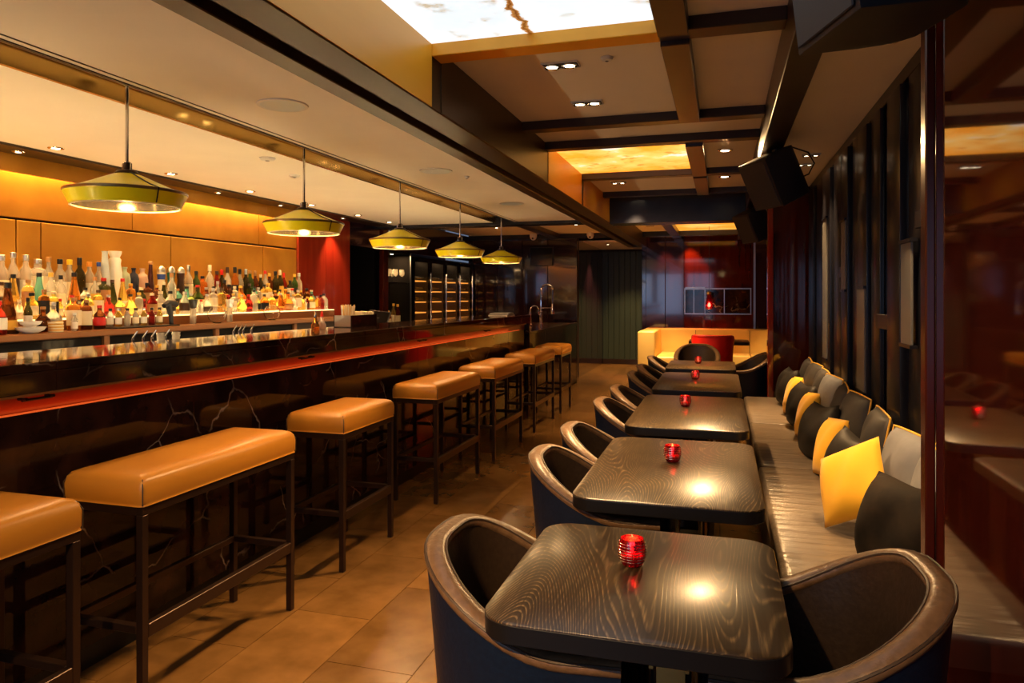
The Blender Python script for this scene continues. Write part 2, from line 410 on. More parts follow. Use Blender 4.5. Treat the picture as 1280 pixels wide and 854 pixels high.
# pendant slot, brass lined
box(-2.59, -2.335, YB, 8.0, 2.325, 2.34).build('slot_lining', 'cream', ce)
box(-2.595, -2.575, YB, 8.0, ZB-.004, 2.325).build('slot_edge', 'brass', ce)
box(-2.352, -2.335, YB, 8.0, ZB-.004, 2.325).build('slot_edge', 'black', ce)
box(-2.300, -2.293, YB, 8.0, ZB-.003, ZB).build('slot_line', 'beam', ce)
# dark soffit before the gold wall
box(-4.10, -3.89, YB, 8.0, ZB-.015, ZB+.06).build('soffit', 'beam', ce)
# main beam with its track slot
box(-1.55, -1.455, YB, 12.2, 2.215, 2.7).build('beam', 'bronze_beam', ce, .004, 1)
box(-1.455, -1.385, YB, 12.2, 2.255, 2.7).build('track_slot', 'black', ce)
box(-1.385, -1.24, YB, 12.2, 2.215, 2.7).build('beam', 'bronze_beam', ce, .004, 1)
box(.24, .365, YB, 12.2, 2.30, 2.7).build('beam', 'beam', ce, .004, 1)
ZC, ZBM = 2.50, 2.445
for a, b in ((YB, .35), (.45, 2.92), (3.03, 5.02), (5.12, 6.42), (6.52, 8.1)): box(-1.2405, -1.236, a+.002, b-.002, 2.22, 2.498).build('bronze_veneer', 'bronze_beam' if abs(a-3.03) < .01 or a < 0 else 'veneer_gold_lit', ce)  # one veneer; gold where panels light it, dark bronze paints in the shade
for a, b in ((.35, .45), (2.92, 3.03), (4.40, 4.50), (5.02, 5.12), (6.42, 6.52), (7.62, 7.72)):
    if abs(a-2.92) < .01:
        box(-1.24, -.25, a, b, ZBM, 2.7).build('beam', 'veneer_gold_lit', ce, .003, 1); box(-.25, .24, a, b, ZBM, 2.7).build('beam', 'beam', ce, .003, 1)  # panel glow painted as gold on the left part, dark beyond it
    else: box(-1.24, .24, a, b, ZBM, 2.7).build('beam', 'beam', ce, .003, 1)
for a, b in ((YB, .35), (.45, 2.92), (3.03, 4.40), (5.12, 6.42), (6.52, 7.62)):
    box(-.25, -.13, a, b, ZBM-.02, 2.7).build('beam', 'beam', ce, .003, 1)
def panel(x0, x1, y0, y1, z, m='cream'): return box(x0, x1, y0, y1, z, z+.03).build('plaster_panel' if m == 'cream' else 'onyx_panel', m, ce)
panel(-1.24, -.25, .45, 2.92, ZC, 'onyx_white')
panel(-1.24, -.25, YB, .35, ZC); panel(-.13, .24, YB, .35, ZC); panel(-.13, .24, .45, 2.92, ZC)
panel(-1.24, -.25, 3.03, 4.40, ZC); panel(-.13, .24, 3.03, 4.40, ZC); panel(-1.24, .24, 4.50, 5.02, ZC)
panel(-1.24, -.25, 5.12, 6.42, ZC, 'onyx_amber'); panel(-.13, .24, 5.12, 6.42, ZC)
panel(-1.24, -.25, 6.52, 7.62, ZC); panel(-.13, .24, 6.52, 7.62, ZC); panel(-1.24, .24, 7.72, 8.1, ZC)
box(-1.24, .24, 8.10, 8.40, 2.205, 2.7).build('beam', 'black_blue', ce, .004, 1)
box(-4.2, -1.55, 8.0, 8.15, 2.215, 2.7).build('beam', 'black_blue', ce, .004, 1)
# far bay
ZD = 2.42
for a, b in ((9.3, 9.45), (11.62, 11.75)): box(-4.2, 1.2, a, b, 2.34, 2.7).build('beam', 'black_blue', ce, .003, 1)
for x in (-2.75, -.80): box(x, x+.14, 8.15, 12.2, 2.345, 2.7).build('beam', 'beam', ce, .003, 1)
for x0, x1 in ((-4.2, -2.75), (-2.61, -1.55), (-1.24, -.80), (-.66, .24)):
    for y0, y1 in ((8.4, 9.3), (9.45, 11.62), (11.75, 12.3)):
        if x0 == -.66 and y0 == 9.45: panel(x0, x1, y0, y1, ZD, 'onyx_orange')
        else: panel(x0, x1, y0, y1, ZD)
panel(.365, 1.25, 7.1, 12.3, ZD)
panel(-2.34, -1.3, 12.3, 14.4, 2.32)
box(-1.55, -1.24, 12.2, 12.3, 2.215, 2.7).build('beam', 'beam', ce)
# right-hand strip and cornice
box(.365, .88, YB, 7.1, 2.38, 2.42).build('plaster_panel', 'cream', ce)
box(.76, .88, 2.2, 6.94, 2.315, 2.38).build('cornice', 'slat_wood', ce, .003, 1)
box(.785, .88, 2.2, 6.94, 2.25, 2.315).build('cornice', 'slat_wood', ce, .003, 1)
# baseboard along the bar and the passage
tb = struct('baseboard_passage'); box(-2.33, -1.33, 14.37, 14.40, 0, .10).build('board', 'beam', tb)
# ================================================================ BAR COUNTER
bar = thing('bar_counter', 'long dark veined marble bar counter with red lit recess along its front', 'bar')
Y0B, Y1B = -2.4, 8.15
tops = [Y0B, -.3, 1.9, 4.1, 6.3, Y1B]
for a, b in zip(tops, tops[1:]):
    box(-2.70, -2.20, a+.0008, b-.0008, 1.125, 1.157).build('counter_top', 'marble', bar, .003, 1)
    box(-2.225, -2.20, a+.0008, b-.0008, 1.055, 1.1245).build('apron_slab', 'marble', bar, .002, 1)
box(-2.222, -2.198, Y0B, Y1B-.15, 1.047, 1.055).build('apron_trim', 'wood_counter', bar)
box(-2.30, -2.262, Y0B, Y1B, .985, 1.125).build('recess_panel', 'recess_red', bar)
box(-2.250, -2.236, Y0B, Y1B-.3, .985, .989).build('led_strip', 'led_red', bar)
ll = area('led_light', (-2.243, (Y0B+Y1B)/2-.3, .991), (0, math.radians(155), 0), .012, Y1B-Y0B-.7, 1.1, (1, .20, .03), bar)
fr_ = [Y0B, -1.0, .2, 1.4, 2.6, 3.8, 5.0, 6.2, 7.4, Y1B]
for a, b in zip(fr_, fr_[1:]): box(-2.30, -2.235, a+.001, b-.001, .09, .985).build('front_slab', 'marble', bar, .002, 1)
box(-2.29, -2.255, Y0B, Y1B, 0, .09).build('plinth', 'black', bar)
box(-2.70, -2.32, Y0B, Y1B, .02, 1.125).build('carcass', 'backing', bar)
box(-2.70, -2.20, Y1B, Y1B+.05, 0, 1.157).build('end_panel', 'marble', bar, .003, 1)
box(-3.0, -2.70, Y0B, Y1B-.3, .96, 1.0).build('work_shelf', 'steel', bar)
box(-2.99, -2.70, Y0B, Y1B-.3, .0, .96).build('work_base', 'steel', bar)
box(-2.995, -2.975, .6, Y1B-.4, 1.0, 1.008).build('work_light', 'lamp_soft', bar)
area('work_light_glow', (-2.985, 4.2, 1.010), (PI, 0, 0), .02, 7.1, 24, (1, .70, .34), bar)
hk = MB()
def hook(y):
    h = MB(); h.tube([(-2.262, y-.05, 1.035), (-2.235, y-.05, 1.033), (-2.225, y-.05, 1.035)], .006, 6)
    h.tube([(-2.262, y+.05, 1.035), (-2.235, y+.05, 1.033), (-2.225, y+.05, 1.035)], .006, 6); h.tube([(-2.24, y-.055, 1.03), (-2.24, y+.055, 1.03)], .005, 6)
    h.build('bag_hook', 'black', bar)
for y in (1.86, 3.5, 5.1, 6.7): hook(y)
# sink counter past the bar's end
sk = thing('sink_counter', 'low marble clad sink counter beyond the end of the bar', 'counter')
for a, b in ((8.22, 9.65), (9.65, 11.1)): box(-2.28, -2.22, a+.001, b-.001, .02, .925).build('front_slab', 'marble', sk, .002, 1)
box(-2.9, -2.20, 8.21, 11.1, .925, .955).build('counter_top', 'marble', sk, .003, 1)
box(-2.88, -2.30, 8.22, 11.08, .0, .925).build('carcass', 'backing', sk)
box(-2.88, -2.22, 11.08, 11.1, .0, .925).build('end_slab', 'marble', sk)
fa = thing('spring_faucet', 'tall chrome spring faucet standing on the sink counter', 'faucet', (-2.5, 9.9, .955))
MB().lathe([(.035, 0), (.035, .03), (.022, .035), (.022, .20), (.014, .21), (.014, .30)], 14).build('body', 'chrome', fa)
arc = [(0, 0, .28), (0, 0, .50)]+[(.085-.085*math.cos(a), 0, .50+.085*math.sin(a)) for a in [PI*i/10 for i in range(1, 11)]]+[(.17, 0, .40), (.17, 0, .30)]
MB().tube(arc, .016, 10).build('spring_hose', 'chrome', fa)
MB().lathe([(.022, 0), (.026, .04), (.018, .12), (.016, .14)], 12, (.17, 0, .17)).build('spray_head', 'chrome', fa)
MB().tube([(0, 0, .25), (.155, 0, .25)], .007, 8).build('bracket', 'chrome', fa)
MB().tube([(0, -.02, .12), (0, -.10, .16)], .009, 8).build('handle', 'chrome', fa)
ft = thing('mixer_tap', 'small chrome mixer tap beside the spring faucet', 'faucet', (-2.62, 9.75, .955))
MB().lathe([(.03, 0), (.03, .02), (.018, .03), (.018, .2)], 12).build('body', 'chrome', ft)
MB().tube([(0, 0, .18)]+[(.06-.06*math.cos(a), 0, .22+.06*math.sin(a)) for a in [PI*i/8 for i in range(9)]]+[(.12, 0, .17)], .011, 8).build('spout', 'chrome', ft)
tr = thing('menu_stack', 'stack of white menus lying on the far end of the bar', 'menus', (-2.42, 7.75, 1.157))
for i in range(4): box(-.11, .11, -.15, .15, .001+i*.008, .007+i*.008, Matrix.Rotation(.05*i, 4, 'Z')).build('menu', 'white' if i % 2 == 0 else 'slat_grey', tr)
# ================================================================ BACK BAR
bb = thing('back_bar_cabinet', 'long back bar cabinet with wooden counter edge below the gold wall', 'cabinet')
box(-4.19, -3.55, -2.4, 6.36, 1.140, 1.175).build('counter', 'wood_counter', bb, .004, 1)
box(-4.19, -3.60, -2.4, 6.36, .0, 1.14).build('carcass', 'backing', bb)
for y in [-1.6, -.6, .4, 1.4, 2.4, 3.42, 4.4, 5.4]: box(-3.60, -3.57, y-.02, y+.02, .0, 1.14).build('stile', 'wood_counter', bb)
yy = [-1.6, -.6, .4, 1.4, 2.4, 3.42, 4.4, 5.4]
for a, b in zip(yy, yy[1:]): box(-3.60, -3.585, a+.025, b-.025, .06, 1.13).build('door', 'black_gloss', bb)
st = thing('bottle_step', 'stepped wooden bottle display with glowing tops on the back counter', 'shelf')
TIERS = [(-3.75, -3.90, 1.245), (-3.90, -4.035, 1.29), (-4.035, -4.185, 1.335)]
for x1, x0, z in TIERS:
    box(x0, x1, -1.0, 6.35, 1.1755, z-.008).build('step', 'wood_counter', st)
    box(x0+.003, x1-.003, -1.0, 6.35, z-.008, z).build('glow_top', 'shelf_glow', st)
# ---- bottles
def glassmat(name, col, rough=.04, trans=.85): mat(name, col, rough, trans=trans, ior=1.3, spec=.6)
glassmat('g_clear', (.86, .83, .74), .05, .72); glassmat('g_amber', (.80, .30, .04)); glassmat('g_green', (.10, .28, .08)); glassmat('g_olive', (.09, .09, .02))
glassmat('g_brown', (.20, .055, .012)); glassmat('g_gold', (.95, .66, .16)); glassmat('g_red', (.42, .03, .02)); glassmat('g_palegreen', (.62, .74, .58), .3, .6)
glassmat('g_pink', (.80, .60, .50), .3, .6); glassmat('g_aqua', (.22, .62, .52), .2, .6); glassmat('g_yellow', (.98, .80, .18))
for nme, c in dict(white=(.78, .76, .70), cream=(.80, .70, .50), black=(.01, .01, .012), red=(.55, .02, .015), gold=(.72, .42, .06), silver=(.7, .7, .7), yellow=(.85, .60, .03), orange=(.8, .30, .03), blue=(.03, .07, .35), teal=(.02, .14, .13), darkbrown=(.05, .022, .012), green=(.04, .25, .08), navy=(.008, .010, .03), maroon=(.05, .008, .006), paleblue=(.50, .58, .62), bronze=(.40, .20, .07)).items():
    mat('c_'+nme, c, .3, metal=1 if nme in ('silver',) else 0)
P = {
 'tall': ([(.034, 0), (.037, .006), (.037, .17), (.030, .20), (.015, .225), (.014, .275)], 0, .255, .022),
 'long': ([(.032, 0), (.034, .005), (.034, .19), (.026, .215), (.013, .25), (.013, .30)], 0, .28, .025),
 'square': ([(.036, 0), (.038, .005), (.038, .155), (.033, .172), (.015, .185), (.015, .215)], 4, .205, .03),
 'stubby': ([(.040, 0), (.044, .006), (.046, .08), (.042, .12), (.018, .15), (.016, .185)], 0, .175, .028),
 'bulb': ([(.030, 0), (.050, .012), (.060, .055), (.050, .10), (.020, .135), (.016, .185)], 0, .178, .03),
 'wine': ([(.036, 0), (.038, .004), (.038, .185), (.030, .215), (.014, .245), (.013, .305)], 0, .265, .045),
 'cone': ([(.046, 0), (.048, .005), (.034, .12), (.018, .2), (.014, .25)], 0, .235, .03),
 'flask': ([(.038, 0), (.042, .006), (.042, .11), (.028, .135), (.014, .15), (.014, .17)], 3, .162, .025),
 'small': ([(.022, 0), (.024, .004), (.024, .09), (.012, .115), (.011, .135)], 0, .128, .02),
}
PROTO = {}
def bottle_proto(shape, glass, cap, lab):
    k = (shape, glass, cap, lab)
    if k in PROTO: return PROTO[k]
    prof, sq, cz, ch = P[shape]; top = prof[-1][1]; rt = prof[-1][0]
    body = MB().lathe(prof, 14, sq=sq).mesh('glass_body', glass, angle=50)
    capm = MB().lathe([(rt+.0025, cz), (rt+.003, cz+.002), (rt+.003, top+.012), (rt+.001, top+.014)], 12).mesh('cap', cap)
    labm = None
    if lab:
        rl = max(p[0] for p in prof); zs = [p[1] for p in prof if p[0] > rl-.006]; a, b = min(zs), max(zs)
        a, b = a+.18*(b-a)+.004, a+.82*(b-a)
        if b-a < .03: a, b = .02, .07
        def rad(z):
            for (r0, z0), (r1, z1) in zip(prof, prof[1:]):
                if z0 <= z <= z1: return r0+(r1-r0)*(z-z0)/max(1e-6, z1-z0)
            return rl
        zz = [a+(b-a)*i/4 for i in range(5)]
        labm = MB().lathe([(rad(z)+.0012, z) for z in zz], 14, sq=sq, cap=False).mesh('paper_label', lab, angle=50)
    PROTO[k] = (body, capm, labm); return PROTO[k]
def bottle(shape, glass, cap, lab, loc, label, group=None, name='bottle', s=1, cat='bottle'):
    b, c, l = bottle_proto(shape, glass, cap, lab)
    t = thing(name, label, cat, loc, random.uniform(-.3, .3) + (.75 if P[shape][1] else 0), group); t.scale = (s, s, s)
    link('glass_body', b, t); link('cap', c, t)
    if l: link('paper_label', l, t)
    return t
NICE = {'g_clear': 'clear', 'g_amber': 'amber', 'g_green': 'green', 'g_olive': 'dark olive', 'g_brown': 'brown', 'g_gold': 'golden', 'g_red': 'red', 'g_yellow': 'yellow', 'g_aqua': 'aqua'}
SH = {'tall': 'tall round', 'long': 'long necked', 'square': 'square', 'stubby': 'stubby', 'bulb': 'bulbous', 'wine': 'wine shaped', 'cone': 'tapering', 'flask': 'flask shaped', 'small': 'small'}
def lab_of(shape, g, cap, lab, where):
    return '%s %s bottle with %s cap%s %s' % (SH[shape], NICE[g], cap[2:], (' and %s label' % lab[2:]) if lab else '', where)
def put(shape, g, cap, lab, loc, where, group, s=1, label=None):
    return bottle(shape, g, cap, lab, loc, label or lab_of(shape, g, cap, lab, where), group, s=s)
# back tier : the ones that stand out
T = TIERS[2][2]; xb = -4.105
back_special = [
 ('tall', 'g_clear', 'c_silver', 'c_cream', 3.18, 1.0), ('long', 'g_clear', 'c_silver', 'c_darkbrown', 3.25, .98), ('tall', 'g_clear', 'c_silver', 'c_white', 3.332, 1.03),
 ('square', 'g_clear', 'c_silver', 'c_cream', 3.412, 1.2), ('long', 'g_clear', 'c_bronze', 'c_white', 3.487, .93), ('tall', 'g_clear', 'c_black', 'c_white', 3.567, .98),
 ('tall', 'g_clear', 'c_yellow', 'c_cream', 3.637, .98), ('wine', 'g_olive', 'c_black', None, 3.713, .94), ('tall', 'g_clear', 'c_orange', 'c_white', 3.789, .95), ('long', 'g_clear', 'c_blue', 'c_white', 3.864, .88)]
for sh, g, c, l, y, s in back_special: put(sh, g, c, l, (xb, y, T), 'on the top step tier', 'bottles on the top tier', s=s)
def special(name, label, prof, m, y, cap=None, capm=None, x=xb, z=T, sq=0, band=None, bandm=None):
    t = thing(name, label, 'bottle', (x, y, z), random.uniform(-.2, .2)); MB().lathe(prof, 18, sq=sq).build('body', m, t, angle=50)
    if cap: MB().lathe(cap, 16).build('stopper', capm, t, angle=50)
    if band: MB().lathe(band, 18).build('painted_band', bandm, t, angle=50)
special('ceramic_bottle', 'tall slim pale blue ceramic bottle next to the white urn bottle', [(.034, 0), (.036, .01), (.030, .2), (.020, .30), (.018, .345), (.022, .355)], 'c_paleblue', 3.915)
special('urn_bottle', 'tall white ceramic bottle with flared neck, tallest on the bottle step', [(.040, 0), (.043, .01), (.044, .22), (.036, .27), (.040, .30), (.030, .315), (.042, .345), (.043, .36)], 'c_white', 4.0)
AP = [(.036, 0), (.038, .006), (.038, .15), (.032, .18), (.014, .195), (.014, .215), (.018, .217), (.018, .225)]
special('apothecary_bottle', 'frosted pale green apothecary bottle between the white urn bottle and a navy bottle', [(r, z*1.12) for r, z in AP], 'g_palegreen', 4.085)
special('apothecary_bottle', 'opaque navy apothecary bottle on the lit bottle step', [(r*.92, z*1.1) for r, z in AP], 'c_navy', 4.165)
special('apothecary_bottle', 'frosted pink apothecary bottle beside a slim dark red bottle', [(r*1.02, z*1.1) for r, z in AP], 'g_pink', 4.247)
special('slim_bottle', 'very slim dark red bottle with round stopper', [(.022, 0), (.026, .01), (.024, .12), (.014, .24), (.013, .28)], 'c_maroon', 4.325, [(.012, .278), (.017, .285), (.018, .298), (.010, .306)], 'c_bronze')
HG = [(.040, 0), (.043, .01), (.040, .07), (.026, .14), (.024, .17), (.030, .21), (.031, .225)]
DOME = [(.031, .225), (.0315, .24), (.024, .262), (.012, .272), (.004, .275)]
special('hourglass_bottle', 'white hourglass ceramic bottle with blue painted band and domed stopper', HG, 'c_cream', 4.43, DOME, 'c_silver', band=[(.0262, .17), (.0285, .19), (.0312, .21)], bandm='c_blue')
special('hourglass_bottle', 'teal hourglass ceramic bottle with domed silver stopper', HG, 'c_teal', 4.53, DOME, 'c_silver')
special('hourglass_bottle', 'dark brown hourglass ceramic bottle with domed silver stopper', HG, 'c_darkbrown', 4.632, DOME, 'c_silver')
CAPS = ['c_black', 'c_gold', 'c_bronze', 'c_silver', 'c_cream', 'c_darkbrown', 'c_black', 'c_red', 'c_black']
LABS = ['c_cream', None, 'c_bronze', None, 'c_black', 'c_gold', None, 'c_darkbrown', 'c_cream']
def rnd_kind(shapes, glasses): return random.choice(shapes), random.choice(glasses), random.choice(CAPS), random.choice(LABS)
def fill(y0, y1, x, z, shapes, glasses, where, group, smin, smax, gap=.008):
    y = y0
    while y < y1:
        sh, g, c, l = rnd_kind(shapes, glasses); s = random.uniform(smin, smax); r = max(p[0] for p in P[sh][0])*s*(1.06 if not P[sh][1] else 1.1)
        put(sh, g, c, l, (x+random.uniform(-.012, .012), y+r, z), where, group, s=s); y += 2*r+random.uniform(.002, gap)
fill(4.69, 6.25, xb, T, ['tall', 'long', 'wine', 'wine', 'tall', 'square'], ['g_clear', 'g_amber', 'g_olive', 'g_brown', 'g_green', 'g_clear', 'g_gold', 'g_red'], 'on the top step tier', 'bottles on the top tier', .84, .98)
fill(2.7, 3.13, xb, T, ['tall', 'long'], ['g_clear'], 'on the top step tier', 'bottles on the top tier', .95, 1)
fill(2.85, 6.28, -3.968, TIERS[1][2], ['square', 'stubby', 'tall', 'flask', 'cone', 'bulb', 'square'], ['g_clear', 'g_clear', 'g_gold', 'g_amber', 'g_brown', 'g_brown', 'g_olive', 'g_gold', 'g_aqua', 'g_clear'], 'on the middle step tier', 'bottles on the middle tier', .72, .92)
fill(2.75, 6.28, -3.83, TIERS[0][2], ['stubby', 'small', 'flask', 'square', 'bulb', 'small', 'flask'], ['g_clear', 'g_clear', 'g_yellow', 'g_gold', 'g_amber', 'g_red', 'g_yellow'], 'on the front step tier', 'bottles on the front tier', .66, .86)
# counter in front of the step
ZK = 1.1755; xk = -3.665
for sh, g, c, l, y, s, x in [
 ('cone', 'g_brown', 'c_black', 'c_gold', 2.90, 1.05, -3.70), ('stubby', 'g_red', 'c_red', 'c_white', 2.80, .9, -3.64), ('long', 'g_olive', 'c_black', 'c_white', 3.00, .62, -3.68),
 ('bulb', 'g_brown', 'c_bronze', None, 3.09, .72, -3.68), ('bulb', 'g_clear', 'c_silver', 'c_gold', 3.17, .85, -3.70), ('small', 'g_clear', 'c_white', 'c_white', 3.235, .72, -3.615),
 ('square', 'g_amber', 'c_bronze', 'c_cream', 3.30, .85, -3.69), ('square', 'g_brown', 'c_bronze', 'c_cream', 3.385, .80, -3.69), ('stubby', 'g_brown', 'c_red', 'c_red', 3.47, .74, -3.68)]:
    put(sh, g, c, l, (x, y, ZK), 'low on the back counter', None, s=s)
y = 3.56
for i in range(13):
    put('small', ['g_clear', 'g_yellow', 'g_gold', 'g_clear', 'g_red'][i % 5], ['c_black', 'c_silver', 'c_darkbrown'][i % 3], ['c_white', None, 'c_cream'][(i//2) % 3], (-3.69+.03*(i % 2), y, ZK+.010), 'on the black bar mat', 'dasher bottles on the bar mat', s=.78); y += .034
bm_ = tag(box(-3.74, -3.575, 3.50, 4.03, ZK, ZK+.009).build('bar_mat', 'black', None, .003, 1), 'black rubber bar mat on the back counter under small bottles', 'bar mat')
for i, (y, r) in enumerate(((2.935, .07), (3.0, .05))):
    pass
def bowl(loc, r, h, label, m='white'):
    prof = [(r*.45, 0), (r*.5, .004), (r*.85, h*.5), (r, h), (r*.96, h), (r*.80, h*.55), (r*.42, .008)]
    return tag(MB().lathe(prof, 24).build('bowl', m, None, angle=50, loc=loc), label, 'bowl')
bowl((-3.62, 2.965, ZK), .075, .035, 'wide shallow white bowl, lower of two on the back counter')
bowl((-3.62, 2.965, ZK+.0355), .055, .03, 'small white bowl stacked in the wide shallow bowl')
cs = thing('coaster_stack', 'round stack of tan coasters beside the white bowls', 'coasters', (-3.615, 3.115, ZK))
for i in range(7): MB().lathe([(.036, 0), (.038, .001), (.038, .007), (.036, .008)], 20, (random.uniform(-.002, .002), random.uniform(-.002, .002), i*.0082)).build('coaster', 'c_gold' if i % 2 else 'c_cream', cs)
jp = thing('citrus_press', 'dark grey lever press leaning over the back counter edge', 'press', (-3.63, 4.0, ZK+.010))
MB().tube([(0, .01, 0), (0, .005, .06), (0, -.012, .11), (0, -.02, .14)], [.014, .016, .020, .024], 10).build('column', 'speaker_grille', jp)
MB().tube([(0, -.06, .125), (0, -.02, .145), (0, .03, .142), (0, .06, .132)], [.016, .022, .024, .018], 10).build('lever_head', 'speaker_grille', jp)
def fishbowl(y, label):
    t = thing('glass_bowl', label, 'glass bowl', (-3.655, y, ZK))
    pr = []
    for i in range(11):
        a = -1.25+2.3*i/10; pr.append((.068*math.cos(a), .065+.068*math.sin(a)))
    inner = [(r*.94, z+.001) for r, z in reversed(pr[1:])]
    MB().lathe(pr+inner, 24).build('globe', 'glass', t, angle=50)
    MB().lathe([(.028, 0), (.03, .002), (.024, .006)], 18).build('foot', 'glass', t)
fishbowl(4.50, 'round clear glass bowl on the back counter edge near the hand press'); fishbowl(5.18, 'round clear glass bowl on the back counter near the red lacquer wall')
# tall mixing jars with black strainers
for y, m in ((4.30, 'c_black'), (4.70, 'c_silver')):
    t = thing('mixing_jar', 'tall glass jar with %s funnel top beside the glass bowl' % m[2:], 'jar', (-3.70, y, ZK))
    MB().lathe([(.02, 0), (.022, .004), (.022, .11), (.020, .112)], 16).build('jar', 'g_clear', t); MB().lathe([(.014, .112), (.022, .118), (.032, .175), (.030, .178)], 16).build('funnel', m, t)
# cruets on the work shelf behind the bar
def cruet(x, y, z, label, group, liq='g_clear', s=1):
    t = thing('cruet', label, 'bottle', (x, y, z), 0, group); t.scale = (s, s, s)
    MB().lathe([(.025, 0), (.028, .005), (.026, .05), (.024, .085), (.010, .115), (.010, .14)], 16).build('glass_body', liq, t, angle=50)
    MB().tube([(0, 0, .138), (0, 0, .165), (.004, .010, .185), (.006, .022, .20)], [.008, .006, .004, .003], 8).build('pour_spout', 'chrome', t)
for y in (2.887, 2.954, 3.012, 3.106): cruet(-2.85, y, 1.0, 'clear cruet with steel pour spout between the two shot glasses' if y > 3.1 else 'clear cruet with steel pour spout behind the bar, on one side of both shot glasses', 'cruets by the shot glasses')
for y in (3.656, 3.708, 3.745, 3.824): cruet(-2.85, y, 1.0, 'clear cruet with steel pour spout behind the bar, apart from the shot glasses', 'cruets apart from the shot glasses')
for y in (3.061, 3.17): tag(MB().lathe([(.016, 0), (.018, .15), (.022, .185), (.020, .185), (.015, .02)], 16).build('shot_glass', 'g_clear', None, loc=(-2.84, y, 1.0)), 'tall clear shot glass among the cruets behind the bar', 'glass', 'shot glasses')
for y, m, cl in ((4.16, 'g_amber', 'amber'), (4.24, 'g_pink', 'pale pink')):
    t = thing('bitters_bottle', 'round bellied %s dash bottle on the bar top' % cl, 'bottle', (-2.60, y, 1.157))
    MB().lathe([(.024, 0), (.028, .006), (.028, .03), (.011, .06), (.010, .085)], 16).build('glass_body', m, t, angle=50)
    MB().lathe([(.011, .083), (.012, .09), (.008, .105), (.003, .125)], 12).build('dasher_cap', 'chrome' if m == 'g_amber' else 'c_red', t)
cd = thing('bar_caddy', 'black bar caddy with steel end on the bar top', 'caddy', (-2.57, 4.62, 1.157))
c = MB(); c.box(-.07, .07, -.16, .22, 0, .006)
for a in (-.07, .064): c.box(a, a+.006, -.16, .22, .006, .085)
c.box(-.064, .064, .214, .22, .006, .085); c.build('tray', 'black_gloss', cd)
box(-.064, .064, -.16, -.154, .006, .085).build('steel_end', 'steel', cd); box(-.064, .064, -.02, -.014, .006, .08).build('divider', 'steel', cd)
sw = thing('straw_bundle', 'bundle of tan paper straws standing in the bar caddy', 'straws', (-2.57, 4.535, 1.164))
for i in range(46):
    a, r = random.uniform(0, 6.28), .045*math.sqrt(random.random())
    x, y = r*math.cos(a), r*math.sin(a)*1.05
    MB().tube([(x*.85, y*.85, 0), (x*1.15, y*1.2, random.uniform(.14, .155))], .0036, 5).build('straw', 'c_cream' if i % 3 else 'piping_gold', sw)
nk = thing('napkin_stack', 'folded cream napkins in the far half of the bar caddy', 'napkins', (-2.57, 4.74, 1.164))
for i in range(8): box(-.055, .055, -.075+i*.02, -.06+i*.02, 0, .10, Matrix.Rotation(random.uniform(-.06, .06), 4, 'Y')).build('napkin', 'c_cream', nk, .002, 1)
# till behind the bar
pt = thing('till_screen', 'dark slanted till screen in the shadowed opening behind the bar', 'till', (-3.85, 7.5, 1.0)); pt.scale = (.65, .65, .65)
tm = Matrix.Translation((0, 0, .2)) @ Matrix.Rotation(math.radians(-35), 4, 'X') @ Matrix.Rotation(.2, 4, 'Z')
box(-.18, .18, -.012, .012, -.12, .12, tm).build('screen', 'matte_black', pt, .004, 1); box(-.2, .2, .0, .02, -.14, .14, tm).build('bezel', 'black', pt, .004, 1)
MB().lathe([(.10, 0), (.10, .015), (.03, .03), (.03, .2)], 16).build('stand', 'speaker_grille', pt)
bx = thing('service_counter', 'dark service counter in front of the shadowed opening', 'counter', (0, 0, 0))
box(-4.15, -3.55, 6.9, 8.2, .96, 1.0).build('top', 'steel', bx); box(-4.12, -3.6, 6.92, 8.18, 0, .96).build('carcass', 'backing', bx)
# ================================================================ GLASS CABINET + FRIDGES
cb = thing('display_cabinet', 'tall glass fronted display cabinet with lit shelves of glasses and bottles', 'cabinet', (-4.535, 8.40, 0))
CW = .76
c = MB(); c.box(0, .02, 0, CW, .0, 1.98); c.box(0, .34, 0, .02, 0, 1.98); c.box(0, .34, CW-.02, CW, 0, 1.98); c.box(0, .34, 0, CW, 1.96, 1.98); c.build('case', 'matte_black', cb)
for z in (.95, 1.55): box(.02, .32, .02, CW-.02, z, z+.012).build('shelf', 'glass_dark' if z > 1 else 'steel', cb)
box(0.02, .34, .02, CW-.02, 0, .90).build('drawer_base', 'black_gloss', cb)
MB().box(.335, .345, 0, .025, .9, 1.98).box(.335, .345, CW-.025, CW, .9, 1.98).build('door_frame', 'steel', cb)
for y in (.22, .54): MB().lathe([(.02, 0), (.02, .006)], 12, (.15, y, 1.953)).build('lamp', 'lamp_soft', cb)
area('cabinet_light', (.2, CW/2, 1.94), (0, 0, 0), .2, .6, 8, WARM, cb)
for i, (dy, sh, g, s) in enumerate(((.10, 'tall', 'g_gold', .95), (.22, 'stubby', 'g_gold', 1.1), (.33, 'stubby', 'g_amber', 1.1), (.50, 'long', 'g_gold', 1.0), (.63, 'tall', 'g_red', 1.05))):
    put(sh, g, 'c_gold', 'c_cream', (-4.34, 8.40+dy, .962), 'in the glass display cabinet', 'bottles in the display cabinet', s=s)
def wineglass(x, y, z, s=1):
    t = thing('wine_glass', 'clear stemmed wine glass on the upper shelf of the display cabinet', 'glass', (x, y, z), 0, 'glasses in the display cabinet'); t.scale = (s, s, s)
    MB().lathe([(.034, 0), (.034, .003), (.005, .008), (.004, .08)], 14).build('stem', 'glass', t)
    MB().lathe([(.004, .08), (.030, .10), (.038, .13), (.032, .18), (.030, .18), (.034, .13), (.027, .104)], 14).build('bowl', 'g_clear', t, angle=50)
for i in range(6): wineglass(-4.36+.1*(i % 2), 8.5+.1*i, 1.562)
